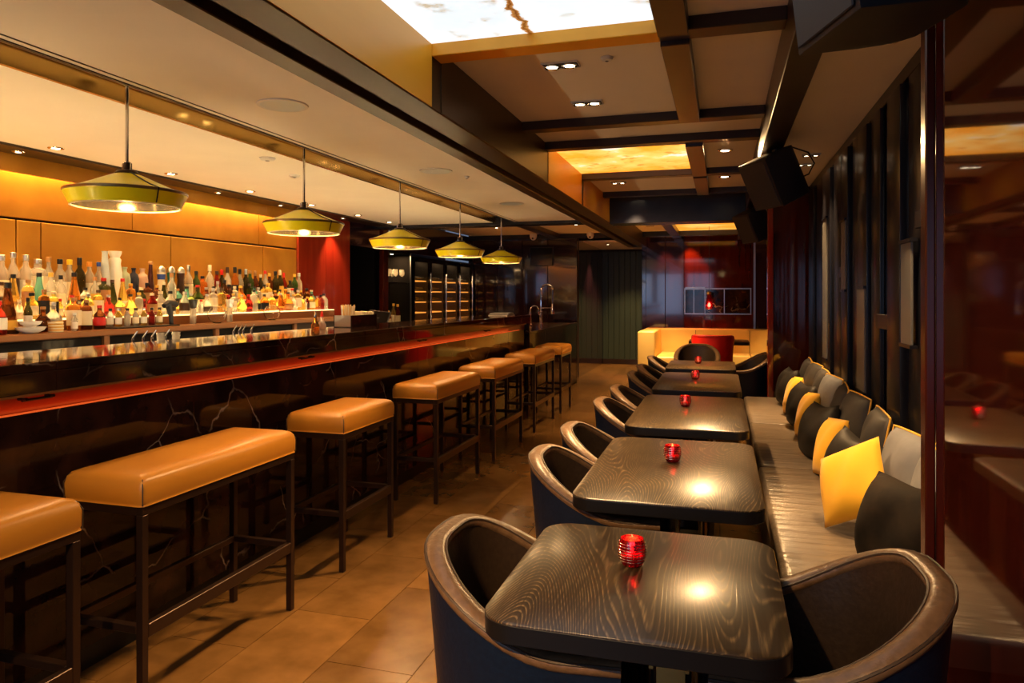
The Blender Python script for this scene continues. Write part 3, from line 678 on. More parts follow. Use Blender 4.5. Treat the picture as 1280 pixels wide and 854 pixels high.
def fridge(y0, w, label, which):
    t = thing('wine_fridge', label, 'fridge', (-4.72, y0, 0))
    c = MB(); c.box(0, .02, 0, w, 0, 1.95); c.box(0, .5, 0, .02, 0, 1.95); c.box(0, .5, w-.02, w, 0, 1.95); c.box(0, .5, 0, w, 1.92, 1.95); c.box(0, .5, 0, w, 0, .06); c.build('case', 'black', t)
    for i in range(9): 
        z = .35+i*.155
        box(.06, .47, .035, w-.035, z, z+.016).build('shelf', 'fridge_shelf', t)
    area('fridge_light', (.3, w/2, 1.90), (0, 0, 0), .1, w*.7, .8, WARM, t)
    f = MB(); f.box(.50, .53, .004, .045, .06, 1.93); f.box(.50, .53, w-.045, w-.004, .06, 1.93); f.box(.50, .53, .045, w-.045, 1.87, 1.93); f.box(.50, .53, .045, w-.045, .06, .14)
    d = f.build('door_frame', 'black_gloss', t); box(.512, .518, .045, w-.045, .14, 1.87).build('pane', 'glass_dark', d)
    MB().tube([(.56, w-.05, .9), (.56, w-.05, 1.72)], .011, 8).build('handle', 'chrome', t); MB().tube([(.53, w-.05, 1.0), (.56, w-.05, 1.0)], .007, 6).tube([(.53, w-.05, 1.62), (.56, w-.05, 1.62)], .007, 6).build('handle_mount', 'chrome', t)
    k = 0
    for i, z in enumerate((.35+7*.155+.022, .35+8*.155+.022, .35+6*.155+.022)):
        for j in range(4):
            b = MB().tube([(.10, 0, 0), (.30, 0, 0), (.36, 0, 0), (.45, 0, 0)], [.036, .036, .014, .013], 10)
            o = b.build('wine_bottle', 'g_olive', None, loc=(-4.72, y0+.08+j*(w-.16)/3, z+.037)); tag(o, 'dark wine bottle lying on a shelf of the '+which, 'bottle', 'bottles in the '+which)
fridge(9.24, .60, 'black glass door wine fridge standing next to the display cabinet', 'fridge next to the display cabinet')
fridge(9.85, .60, 'black glass door wine fridge, second from the display cabinet', 'second fridge from the display cabinet')
fridge(10.46, .60, 'black glass door wine fridge, third from the display cabinet', 'third fridge from the display cabinet')
fridge(11.07, .60, 'black glass door wine fridge beside the dark end wall', 'fridge beside the dark end wall')
tv = thing('wall_screen', 'black flat screen on the dark wall above the sink counter', 'screen', (-2.95, 11.75, 2.05))
box(-.20, .20, -.04, 0, -.16, .16).build('housing', 'black', tv, .004, 1); box(-.19, .19, -.042, -.0401, -.15, .15).build('panel', 'tv', tv)
# ================================================================ BAR STOOLS
def make_stool(L, D=.335):
    t = thing('bar_stool', 'x', 'stool')
    z0, z1 = .692, .795
    # cushion: rounded box grid with slight crown
    m = MB(); nx, ny = 10, 18; top = {}
    hx, hy = D/2, L/2
    poly = rrect(hx, hy, .018, 3)
    lv = [(0, .0), (-.003, .006), (0, .012), (.001, .055), (-.004, .078), (-.014, .091), (-.035, .099), (-.08, .103)]
    n = len(poly); vs = []
    for off, dz in lv:
        for x, y in poly:
            sx = (hx+off)/hx; sy = (hy+off)/hy; vs.append((x*sx, y*sy, z0+dz))
    fs = [tuple(range(n))[::-1]]
    for j in range(len(lv)-1):
        for i in range(n): fs.append((j*n+i, j*n+(i+1) % n, (j+1)*n+(i+1) % n, (j+1)*n+i))
    fs.append(tuple((len(lv)-1)*n+i for i in range(n))); m.add(vs, fs)
    cu = m.build('seat_cushion', 'stool_leather', t, angle=60)
    for sx in (-1, 1):
        for sy in (-1, 1): MB().tube([(sx*(hx-.004), sy*(hy-.004), z0+.004), (sx*(hx-.003), sy*(hy-.003), z0+.06), (sx*(hx-.016), sy*(hy-.016), z0+.087)], .0022, 5).build('seam', 'stitch', cu)
    w = .026
    for sx in (-1, 1):
        for sy in (-1, 1):
            x, y = sx*(hx-.02), sy*(hy-.02); box(x-w/2, x+w/2, y-w/2, y+w/2, 0, z0-.03).build('leg', 'stool_frame', t, .0015, 1)
    r = MB()
    for sx in (-1, 1): x = sx*(hx-.02); r.box(x-w/2, x+w/2, -hy+.0075, hy-.0075, z0-.03, z0)
    for sy in (-1, 1): y = sy*(hy-.02); r.box(-hx+.033, hx-.033, y-w/2, y+w/2, z0-.03, z0)
    r.build('seat_rail', 'stool_frame', t, .0015, 1)
    x = hx-.02
    box(x-w/2, x+w/2, -hy+.033, hy-.033, .255, .30).build('footrest', 'stool_frame', t, .002, 1)
    box(-x-w/2, -x+w/2, -hy+.033, hy-.033, .275, .30).build('stretcher', 'stool_frame', t, .0015, 1)
    for sy in (-1, 1): y = sy*(hy-.02); box(-x+w/2, x-w/2, y-w/2, y+w/2, .275, .30).build('stretcher', 'stool_frame', t, .0015, 1)
    return t
XS = -1.97
wide = make_stool(.87); short = make_stool(.575)
wide.location = (XS, 2.30, 0); wide['label'] = 'wide tan leather bar stool standing between two narrow stools'
short.location = (XS, 3.43, 0); short['label'] = 'narrow single tan leather bar stool standing between two wide stools'
g = 'tan leather stools along the bar'
wide['group'] = g; short['group'] = g
dup(wide, (XS, 4.79, 0), 0, 'wide tan leather bar stool, first of three wide ones in a row', g)
dup(wide, (XS, 6.03, 0), 0, 'wide tan leather bar stool, middle of three wide ones in a row', g)
dup(wide, (XS, 7.35, 0), 0, 'wide tan leather bar stool next to the narrow stool by the sink counter', g)
dup(short, (XS, 8.42, 0), 0, 'narrow single tan leather bar stool next to the sink counter', g)
dup(short, (XS, 1.36, 0), 0, 'narrow tan leather bar stool cut off by the picture edge', g)
# ================================================================ TUB CHAIRS
def chair_path(hw, hb, arm, n=14, na=7):
    p = []
    for i in range(na): p.append((-hw+.02*(1-i/na), arm-(arm)*i/na))
    for i in range(2*n+1):
        a = PI+PI*i/(2*n); ca, sa = math.cos(a), math.sin(a); e = .82
        p.append((hw*math.copysign(abs(ca)**e, ca), hb*math.copysign(abs(sa)**e, sa)))
    for i in range(1, na+1): p.append((hw-.02*(i/na), arm*i/na))
    return p
def smooth(t): t = max(0, min(1, t)); return t*t*(3-2*t)
def make_chair(outer='chair_outer', inner='chair_inner', rim='chair_rim', back=.815, armz=.655, flat=.10):
    t = thing('tub_chair', 'x', 'chair')
    hw, hb, arm = .252, .270, .185
    path = chair_path(hw, hb, arm); n = len(path)
    d = [0]
    for a, b in zip(path, path[1:]): d.append(d[-1]+math.dist(a, b))
    tot = d[-1]
    def top(i): q = abs(d[i]/tot-.5)*2; return back-(back-armz)*smooth((q-flat)/(.82-flat))
    def nrm(i):
        a, b = path[max(0, i-1)], path[min(n-1, i+1)]; v = Vector((b[1]-a[1], -(b[0]-a[0]))); v.normalize(); return v
    th = .042
    mo, mi = MB(), MB(); vo, vi = [], []; rimp = []
    K = 8
    for i, (x, y) in enumerate(path):
        z = top(i); nv = nrm(i); lean = .022*(z-armz)/(back-armz)
        for k in range(K+1):
            f = k/K; sc = .86+.14*f**.7
            vo.append((x*sc+nv.x*lean*f*f, y*sc+nv.y*lean*f*f, .045+(z-.02-.045)*f))
            zz = .36+(z-.02-.36)*f; ff = .55+.45*f; sc2 = .86+.14*ff**.7
            vi.append((x*sc2+nv.x*lean*f*f-nv.x*th, y*sc2+nv.y*lean*f*f-nv.y*th, zz))
        rimp.append((x+nv.x*(lean-th/2), y+nv.y*(lean-th/2), z-.012))
    fs = [(i*(K+1)+k, (i+1)*(K+1)+k, (i+1)*(K+1)+k+1, i*(K+1)+k+1) for i in range(n-1) for k in range(K)]
    mo.add(vo, fs); mi.add(vi, fs)
    mo.build('outer_shell', outer, t, angle=70); mi.build('inner_lining', inner, t, angle=70)
    f0 = [(rimp[0][0]*.99, rimp[0][1]-.004, z) for z in (.10, .25, .40, .52, armz-.05)]; f1 = [(rimp[-1][0]*.99, rimp[-1][1]-.004, z) for z in (armz-.05, .52, .40, .25, .10)]
    full = rimp
    ro = MB().tube(full, .027, 12, ry=.018).build('padded_rim', rim, t, angle=80)
    for s in (-1, 1):
        pp = [(p[0]+nrm(i).x*.0235*s, p[1]+nrm(i).y*.0235*s, p[2]+.009) for i, p in enumerate(full)]
        MB().tube(pp, .0035, 5).build('piping', 'stitch', ro)
    for ff_ in (f0, f1): MB().tube(ff_, .030, 10, ry=.020, up=(0, 1, 0)).build('arm_front', outer, t, angle=80)
    # seat cushion
    pl = [(x*.80, y*.80) for x, y in path]; sc = MB(); lv = [(1.0, .34), (1.03, .36), (1.04, .40), (1.02, .435), (.96, .45), (.8, .456)]; vs = []; m_ = len(pl)
    for s, z in lv: vs += [(x*s, y*s, z) for x, y in pl]
    fs = [tuple(range(m_))[::-1]]+[(j*m_+i, j*m_+(i+1) % m_, (j+1)*m_+(i+1) % m_, (j+1)*m_+i) for j in range(len(lv)-1) for i in range(m_)]+[tuple((len(lv)-1)*m_+i for i in range(m_))]
    sc.add(vs, fs).build('seat_cushion', inner, t, angle=60)
    bs = MB().prism([(x*.84, y*.84) for x, y in path], .045, .34); bs.build('base', outer, t)
    MB().prism([(x*.72, y*.72) for x, y in path], 0, .045).build('plinth', 'black', t)
    return t
XC = -.375
ch = make_chair()
ch.location = (XC, 1.62, 0); ch.rotation_euler = (0, 0, -PI/2); ch['label'] = 'dark tub armchair with bronze leather rim on the aisle side of the square table'
g = 'dark tub armchairs with bronze rims'; ch['group'] = g
for x, y, r, l in [
 (.145, 1.64, PI/2+.06, 'dark tub armchair with bronze leather rim, its back against the red lacquer panel'),
 (XC, 2.53, -PI/2, 'dark tub armchair at the second table from the lacquer panel, nearer that panel'),
 (XC, 3.05, -PI/2, 'dark tub armchair at the second table from the lacquer panel, farther from that panel'),
 (XC, 3.86, -PI/2, 'dark tub armchair at the middle table of the row, on the lacquer panel side'),
 (XC, 4.44, -PI/2, 'dark tub armchair at the middle table of the row, on the banquette side'),
 (XC, 5.28, -PI/2, 'dark tub armchair at the fourth table, on the lacquer panel side'),
 (XC, 5.87, -PI/2, 'dark tub armchair at the fourth table, on the banquette side'),
 (XC, 6.72, -PI/2, 'dark tub armchair on the aisle side of the last table of the row'),
 (.19, 7.42, PI/2+.25, 'dark tub armchair past the end of the bench, facing the aisle'),
 (-.28, 8.35, PI, 'dark tub armchair at the head of the last table, in front of the red chair')]:
    dup(ch, (x, y, 0), r, l, g)
rc = make_chair('red_leather', 'red_leather', 'red_leather', back=.88, armz=.74, flat=.42)
rc.location = (-.12, 9.55, 0); rc.rotation_euler = (0, 0, 0); rc['label'] = 'bright red upholstered tub chair in front of the yellow banquette'
# ================================================================ TABLES
def make_table(name, y0, y1, label, x0=-.47, x1=.125, group='dark oak tables along the bench', r=.075, zt=.74):
    cx, cy = (x0+x1)/2, (y0+y1)/2; hx, hy = (x1-x0)/2, (y1-y0)/2
    t = thing(name, label, 'table', (cx, cy, 0), 0, group)
    pl = rrect(hx, hy, r, 8); m = MB(); n = len(pl); vs = []
    MB().prism(pl, zt-.042, zt-.0035).build('table_edge', 'edge_black', t, .002, 1)
    lv = [(-.0005, zt-.0035), (-.0005, zt-.0012), (-.002, zt)]
    for off, z in lv: vs += [(x*(hx+off)/hx, y*(hy+off)/hy, z) for x, y in pl]
    fs = [tuple(range(n))[::-1]]+[(j*n+i, j*n+(i+1) % n, (j+1)*n+(i+1) % n, (j+1)*n+i) for j in range(len(lv)-1) for i in range(n)]+[tuple((len(lv)-1)*n+i for i in range(n))]
    m.add(vs, fs).build('table_top', 'table_oak', t, angle=60)
    ps = (0,) if hy < .42 else (-hy+.28, hy-.28)
    for py in ps:
        px = .07
        box(px-.16, px+.16, py-.05, py+.05, zt-.06, zt-.0455).build('top_plate', 'black', t)
        for sx in (-1, 1): box(px+sx*.035-.005, px+sx*.035+.005, py-.20, py+.20, zt-.11, zt-.06).build('brass_rail', 'brass', t, .001, 1)
        for sy in (-1, 1): box(px-.030, px+.030, py+sy*.14-.008, py+sy*.14+.008, .012, zt-.11).build('leg_blade', 'brass' if sy < 0 else 'black', t, .001, 1)
        MB().prism(rrect(.055, .20, .02, 4, px, py), 0, .012).build('foot_plate', 'black', t)
    return t
make_table('square_table', 1.325, 1.965, 'small square dark oak table between two tub chairs')
make_table('dining_table', 2.215, 3.24, 'dark oak table along the bench, next after the square one')
make_table('dining_table', 3.50, 4.68, 'dark oak table along the bench, middle one of five')
make_table('dining_table', 4.94, 6.10, 'dark oak table along the bench, next to last before the lone tub chair')
make_table('dining_table', 6.40, 7.24, 'dark oak table at the far end of the bench', x0=-.49, x1=.115)
make_table('banquette_table', 10.25, 10.95, 'dark table between the red chair and the yellow banquette', x0=-.46, x1=.36, group=None)
# ---- votives
def make_votive():
    t = thing('votive_candle', 'x', 'candle')
    pr = [(.026, 0), (.034, .008), (.041, .03), (.042, .048), (.039, .066), (.034, .080), (.0325, .080)]
    pr += [(.037, .066), (.0395, .048), (.0385, .03), (.032, .012), (.0, .008)]
    g = MB().lathe(pr[:-1], 28).build('glass_cup', 'red_glass', t, angle=60)
    rb = MB()
    for k in range(7):
        z = .018+k*.0085
        r = .0385+.0042*math.sin(PI*(z-.005)/.085); r = [.0378, .0400, .0417, .0422, .0420, .0408, .0388][k]
        rb.tube([(r*math.cos(a), r*math.sin(a), z) for a in [2*PI*i/24 for i in range(24)]], .0011, 5, closed=True)
    rb.build('cut_ring', 'chrome', g)
    MB().lathe([(.030, .013), (.0325, .015), (.0335, .030), (.03, .031)], 20).build('wax', 'wax', t)
    MB().lathe([(.001, .033), (.0045, .040), (.0035, .050), (.0008, .062)], 10).build('flame', 'flame', t)
    point('flame_light', (0, 0, .062), .22, (1, .35, .10), .006, t)
    return t
vt = make_votive(); vt.location = (-.206, 1.70, .74); vt.scale = (.8, .8, .8); vt['label'] = 'lit red glass votive on the square table'; vt['group'] = 'red votives'
for x, y, l in ((-.185, 2.805, 'lit red glass votive on the table next to the square one'), (-.206, 4.23, 'lit red glass votive on the middle table of the row'), (-.20, 5.63, 'lit red glass votive on the fourth table of the row'), (-.22, 6.95, 'lit red glass votive on the farthest dark oak table')):
    dup(vt, (x, y, .74), 0, l)
# ================================================================ BENCH
bn = thing('bench_seat', 'long low leather bench with brown seat running along the slatted screen', 'bench')
yb = [2.21, 4.12, 5.50, 6.93]
for a, b in zip(yb, yb[1:]):
    m = MB(); pl = rrect(.29, (b-a)/2-.002, .02, 3, .48, (a+b)/2); n = len(pl); vs = []; lv = [(1, .36), (1, .425), (.985, .443), (.93, .45)]
    for s, z in lv: vs += [(.48+(x-.48)*s, (a+b)/2+(y-(a+b)/2)*(1-(1-s)*.3), z) for x, y in pl]
    fs = [tuple(range(n))[::-1]]+[(j*n+i, j*n+(i+1) % n, (j+1)*n+(i+1) % n, (j+1)*n+i) for j in range(len(lv)-1) for i in range(n)]+[tuple((len(lv)-1)*n+i for i in range(n))]
    m.add(vs, fs).build('seat_pad', 'bench_leather', bn, angle=60)
box(.20, .765, 2.22, 6.92, .10, .36).build('base', 'bench_base', bn); box(.24, .765, 2.25, 6.9, 0, .10).build('plinth', 'black', bn)
# ---- cushions
def make_cushion(w, h, d, m, piping=None, slump=0, seed=0, crn=.10):
    rnd = random.Random(seed); n = 14; vs = []; fs = []
    def P_(u, v, side):
        e = (max(0, 1-abs(u)**2.6)*max(0, 1-abs(v)**2.6))**.55
        cx = 1-.07*(1-v*v)*0 - .06*(1-abs(v)**2); cy = 1-.06*(1-abs(u)**2)
        wr = .012*math.sin(5*u+3*v+seed)*e
        x = u*w/2*(1-.03*(1-v*v))*math.sqrt(1-crn*v*v) ; z = v*h/2*(1-.03*(1-u*u))*math.sqrt(1-crn*u*u)
        if slump: z -= slump*h*(1-abs(u)**1.5)*max(0, v)*.5
        return Vector((x, side*(d/2*e+wr*side*.5), z+h/2))
    for side in (1, -1):
        b = len(vs)
        for j in range(n+1):
            for i in range(n+1): vs.append(P_(-1+2*i/n, -1+2*j/n, side))
        for j in range(n):
            for i in range(n):
                q = (b+j*(n+1)+i, b+j*(n+1)+i+1, b+(j+1)*(n+1)+i+1, b+(j+1)*(n+1)+i); fs.append(q if side < 0 else q[::-1])
    mb = MB().add(vs, fs); me = mb.mesh('cover', m, angle=180)
    bm = bmesh.new(); bm.from_mesh(me); bmesh.ops.remove_doubles(bm, verts=bm.verts, dist=.0004); bmesh.ops.recalc_face_normals(bm, faces=bm.faces); bm.to_mesh(me); bm.free()
    me.polygons.foreach_set('use_smooth', [True]*len(me.polygons))
    pm = None
    if piping:
        ring = [P_(-1+2*i/n, -1, 0) for i in range(n)]+[P_(1, -1+2*i/n, 0) for i in range(n)]+[P_(1-2*i/n, 1, 0) for i in range(n)]+[P_(-1, 1-2*i/n, 0) for i in range(n)]
        pm = MB().tube(ring, .0045, 6, closed=True, up=(0, 1, 0)).mesh('piping', piping)
    return me, pm
def cushion(x, y, rz, tilt, roll, meshes, label, group, z=.452):
    t = thing('cushion', label, 'cushion', (x, y, z), 0, group)
    # local +Y is the cushion's face; face -x at rz = 90
    t.rotation_mode = 'XYZ'
    mt = Matrix.Rotation(rz, 4, 'Z') @ Matrix.Rotation(tilt, 4, 'X') @ Matrix.Rotation(roll, 4, 'Y')
    me, pm = meshes
    lo = min((mt @ v.co).z for v in me.vertices)
    t.rotation_euler = mt.to_euler('XYZ'); t.location.z = z-lo
    link('cover', me, t)
    if pm: link('piping', pm, t)
    return t
C_g = make_cushion(.42, .42, .13, 'cushion_grey', 'piping_gold', 0, 1); C_c = make_cushion(.42, .42, .13, 'cushion_charcoal', 'piping_gold', 0, 2)
C_y = make_cushion(.31, .31, .11, 'cushion_yellow', None, 0, 3, .06); C_b = make_cushion(.40, .36, .15, 'velvet_black', None, .25, 4, .28); C_d = make_cushion(.40, .36, .16, 'velvet_dark', None, .2, 5, .28)
R90 = PI/2
gb = 'piped cushions leaning on the slatted screen'; gf = 'loose cushions in front of the piped ones'
for y, ms, a, l in ((2.66, C_g, .0, 'pale grey cushion with gold piping half hidden by the corner post'), (3.04, C_g, .15, 'pale grey cushion with gold piping next to the corner post one'), (3.62, C_c, -.05, 'charcoal cushion with gold piping behind the shiny black cushion'),
                    (4.18, C_c, .1, 'charcoal cushion with gold piping, wide gap on either side of it'), (4.62, C_c, -.1, 'charcoal piped cushion behind a yellow one, mid bench'), (5.08, C_g, .12, 'bluish grey piped cushion standing mid bench'), (5.50, C_c, 0, 'charcoal piped cushion, third from the far end post'), (5.95, C_c, .1, 'charcoal piped cushion, second from the far end post'), (6.45, C_c, -.05, 'charcoal piped cushion beside the far end post')):
    cushion(.628, y, R90+a, .20, 0, ms, l, gb)
for y, x, ms, rz, tl, ro, l in (
    (2.56, .485, C_d, R90+.5, .28, 0, 'dark brown velvet cushion at the end of the bench by the corner post'),
    (2.98, .445, C_y, R90+.55, .42, .55, 'yellow cushion tilted on its corner beside the dark brown velvet one'),
    (3.42, .45, C_b, R90+.35, .30, -.1, 'crumpled shiny black velvet cushion beside the tilted yellow one'),
    (3.88, .44, C_y, R90+.15, .30, .12, 'yellow cushion between two black velvet cushions, second of the yellow ones'),
    (4.36, .44, C_b, R90+.25, .30, .08, 'slumped black velvet cushion between second and third yellow cushions'),
    (4.92, .44, C_y, R90+.1, .30, .1, 'yellow cushion, third of four along the bench'),
    (5.36, .44, C_b, R90+.2, .30, 0, 'black velvet cushion between the third and fourth yellow cushions'),
    (5.88, .44, C_y, R90+.1, .30, .08, 'yellow cushion closest to the far end post'),
    (6.45, .44, C_b, R90+.15, .30, 0, 'black velvet cushion at the far end of the bench')):
    cushion(x+.042, y, rz, tl, ro, ms, l, gf)
# ================================================================ SLATTED SCREEN
sc = thing('slatted_screen', 'tall dark slatted screen behind the bench cushions in front of a mirror', 'screen')
SL = [(6.50, 6.85, .74), (6.0, 6.42, .755), (5.50, 5.90, .735), (5.12, 5.42, .75), (4.76, 5.0, .735), (4.46, 4.70, .755), (4.16, 4.42, .735), (3.90, 4.12, .75), (3.42, 3.67, .735), (3.19, 3.38, .76), (2.80, 3.08, .735), (2.36, 2.68, .75)]
for a, b, x in SL: box(x, .772, a, b, .455, 2.315 if x > .745 else 2.30).build('slat', 'slat_wood', sc, .006, 2)
for y0, y1, z0, z1 in ((5.62, 5.84, .92, 1.95), (4.80, 4.96, 1.42, 1.85), (4.18, 4.40, .86, 1.42), (3.20, 3.37, 1.18, 1.60)):
    b_ = box(.728, .738, y0, y1, z0, z1).build('inset_panel', 'slat_grey', sc, .002, 1)
    box(.722, .750, y0-.01, y1+.01, z1, z1+.014).build('ledge', 'slat_wood', b_); box(.722, .750, y0-.01, y1+.01, z0-.014, z0).build('ledge', 'slat_wood', b_)
for y0, y1, z in ((3.66, 3.92, 1.22), (4.98, 5.14, 1.50), (3.06, 3.2, 1.65)): box(.742, .80, y0, y1, z, z+.07).build('cross_rail', 'slat_wood', sc, .002, 1)
# ================================================================ PENDANTS
def make_pendant():
    t = thing('pendant_lamp', 'x', 'pendant lamp')
    R = .2425
    pr = [(.040, .082), (.060, .076), (.14, .040), (.19, .019), (R-.003, .004)]
    MB().lathe(pr+[(R-.007, .001), (.188, .015), (.138, .036), (.058, .072), (.038, .077)], 48, cap=False).build('cone', 'pend_yellow', t, angle=40)
    MB().lathe([(R-.004, .006), (R, .003), (R, -.005), (R-.004, -.008)], 48, cap=False).build('rim_band', 'pend_rim', t)
    MB().lathe([(R-.003, -.007), (R-.028, -.058), (R-.034, -.058), (R-.010, -.007)], 48, cap=False).build('band', 'pend_yellow', t)
    MB().lathe([(R-.030, -.059), (R-.027, -.063), (R-.034, -.063), (R-.037, -.059)], 48, cap=False).build('bottom_edge', 'c_cream', t)
    MB().lathe([(R-.008, -.001), (.186, .012), (.136, .033), (.056, .068), (.03, .072)], 48, cap=False).build('reflector', 'pend_in', t)
    MB().lathe([(R-.0105, -.008), (R-.0345, -.057)], 48, cap=False).build('inner_band', 'pend_in', t)
    MB().lathe([(.046, .080), (.048, .084), (.040, .094), (.014, .100), (.012, .13)], 20).build('top_cap', 'dark_metal', t)
    for s in (-1, 1): MB().tube([(s*.022, 0, .095), (s*.022, 0, .125), (s*.010, 0, .133)], .004, 6).build('cap_post', 'chrome', t)
    MB().tube([(0, 0, .12), (0, 0, .50)], .007, 10).build('rod', 'chrome', t)
    MB().lathe([(.035, .485), (.035, .50)], 16).build('canopy', 'pend_rim', t)
    MB().lathe([(.020, -.005), (.026, -.01), (.028, .04), (.02, .05)], 14).build('lamp_holder', 'chrome', t)
    MB().lathe([(.004, -.030), (.013, -.027), (.018, -.015), (.014, -.004), (.010, 0)], 16).build('bulb', 'lamp_on', t, angle=60)
    point('bulb_light', (0, 0, -.05), 8, WARM, .03, t)
    MB().tube([(.05, -.03, .082), (.135, -.05, .042), (.19, -.07, .020), (.234, -.07, .004), (.212, -.06, -.056)], .003, 6).build('flex', 'black', t)
    return t
PX, PZ = -2.465, 1.825
pn = make_pendant(); pn.location = (PX, 2.465, PZ)
pls = ['yellow pendant lamp over the bar before the gold panels, farthest from the sink counter', 'yellow pendant lamp over the bar, second from the shot glasses', 'yellow pendant lamp, middle of the five over the bar', 'yellow pendant lamp over the bar, second from the sink counter', 'yellow pendant lamp over the bar nearest the sink counter']
pn['label'] = pls[0]; pn['group'] = 'yellow pendants over the bar'
for i in range(1, 5): dup(pn, (PX, 2.465+i*1.352, PZ), None, pls[i], 'yellow pendants over the bar')
# ================================================================ CEILING FIXTURES
def downlight(x, y, z, label, group, e=6, r=.032, tgt=None, size=80, col=WARM):
    t = thing('downlight', label, 'ceiling light', (x, y, z), 0, group)
    MB().lathe([(r*.72, -.001), (r, -.006), (r+.010, -.004), (r+.012, 0)], 24, cap=False).build('trim_ring', 'chrome', t)
    MB().lathe([(r*.72, -.0035), (r*.70, -.001)], 20).build('lens', 'lamp_on', t)
    if e: spot('beam_light', (0, 0, -.02), tgt or (0, 0, -2), e, col, size, .7, r, t)
    return t
for y in (1.4, 2.3, 3.24, 4.15, 5.03, 5.95, 6.85, 7.6): downlight(-3.76, y, 2.25, 'small round downlight in the cream ceiling along the back bar', 'bar ceiling downlights', e=2.6 if y < 6.5 else .8)
for y in (2.3, 3.2, 4.07, 4.94, 5.8): downlight(-4.0, y, 2.235, 'tiny downlight in the dark soffit above the gold panels', 'soffit downlights', e=2.2, r=.022, size=60)
downlight(-4.0, 6.95, 2.235, 'tiny downlight in the dark soffit above the red lacquer wall', None, e=8, r=.022, tgt=(-.35, .2, -1.5), size=70, col=(1, .45, .2))
for i, y in enumerate((3.05, 3.22, 4.40, 4.57, 5.75, 5.92)): downlight(PX, y, 2.325, 'tiny spotlight recessed in the brass pendant slot', 'slot spotlights', e=4, r=.018, size=90)
for y in (9.0, 10.3): downlight(-3.3, y, 2.42, 'round downlight over the wine fridges', 'downlights over the fridges', e=6)
for x, y in ((-2.05, 10.2), (-2.0, 12.9), (-1.7, 13.6)): downlight(x, y, 2.42 if y < 12 else 2.32, 'round downlight above the green passage' if y > 12 else 'round downlight above the sink counter', 'passage downlights' if y > 12 else None, e=22 if y > 12 else 16, size=95)
downlight(-.92, 12.1, 2.42, 'small downlight grazing the purple lacquer panel', None, e=10, tgt=(0, .12, -1), size=60, col=(1, .22, .06))
downlight(-.52, 12.1, 2.42, 'small downlight grazing the red lacquer niche wall', None, e=16, tgt=(0, .14, -1), size=70, col=(1, .22, .06))
def added_far_lights():  # fixtures added to brighten the red chair and yellow banquette
    for x, y, l in ((-1.02, 10.6, 'added twin spotlight in the far coffer beside the orange onyx panel'), (-1.02, 8.9, 'added twin spotlight in the far coffer just past the big cross beam'), (.75, 10.4, 'added twin spotlight over the right end of the yellow banquette')):
        gimbal(x, y, l, tgts=((.5, .5, -2), (.1, .8, -2)), e=36, w=.06, z=2.42)
def gimbal(x, y, label, e=26, tgts=((-.0, 0, -1), (0, 0, -1)), w=.085, z=2.50):
    t = thing('twin_spotlight', label, 'ceiling light', (x, y, z), 0, 'twin spotlights in the coffers')
    fr = MB(); W = w
    fr.box(-W*1.05, W*1.05, -W*.55, -W*.5, -.008, 0).box(-W*1.05, W*1.05, W*.5, W*.55, -.008, 0).box(-W*1.05, -W, -W*.5, W*.5, -.008, 0).box(W, W*1.05, -W*.5, W*.5, -.008, 0).build('frame', 'trim_white', t)
    box(-W, W, -W*.5, W*.5, -.003, -.0005).build('box_lining', 'black', t)
    for i, s in enumerate((-1, 1)):
        MB().lathe([(W*.30, -.004), (W*.42, -.016), (W*.45, -.014), (W*.45, -.004)], 20, (s*W*.5, 0, 0), cap=False).build('lamp_ring', 'chrome', t)
        MB().lathe([(W*.31, -.010), (W*.30, -.005)], 20, (s*W*.5, 0, 0)).build('lamp', 'lamp_on', t)
        g_ = tgts[i]
        spot('beam_light', (s*W*.5, 0, -.03), Vector((s*W*.5, 0, -.03))+Vector(g_), e, WARM, 52, .75, .035, t)
    return t
gimbal(-.75, 3.36, 'twin square spotlight in the coffer by the bright onyx panel', tgts=((-.45, -1.3, -2.5), (.72, -.55, -1.76)), e=26)
gimbal(-.75, 4.06, 'twin square spotlight deeper in the coffer beyond the bright onyx panel', tgts=((.6, 0, -1.76), (-.5, -1.2, -2.5)), e=36)
gimbal(-.98, 7.0, 'twin spotlight in the coffer beyond the amber onyx panel', tgts=((.6, -.3, -1.8), (-.1, .4, -2.4)), e=22, w=.075)
gimbal(-.93, 7.92, 'twin spotlight in the narrow strip before the big cross beam', tgts=((.4, .2, -1.8), (-.4, .8, -2.4)), e=22, w=.075)
for y in (5.70, 6.95): downlight(.02, y, 2.5, 'round downlight in the coffer beside the amber onyx panel' if y < 6 else 'round downlight one coffer past the amber onyx panel', 'coffer downlights', e=30, r=.045, tgt=(-.05, -3.6 if y < 6 else -.3, -1.76), size=60)
for i, y in enumerate((1.0, 3.05, 5.4, 5.78)): 
    t = gimbal(.60, y, ['twin spotlight in the cream ceiling strip beside the first hung loudspeaker', 'twin spotlight above the pale grey cushions on the bench', 'twin spotlight above the bench, before another one close by', 'twin spotlight above the bench, close behind another one'][i], tgts=((-.12, 0, -2), (.02, .05, -2)), e=13, w=.06, z=2.38); t['group'] = 'bench ceiling spotlights'
added_far_lights()
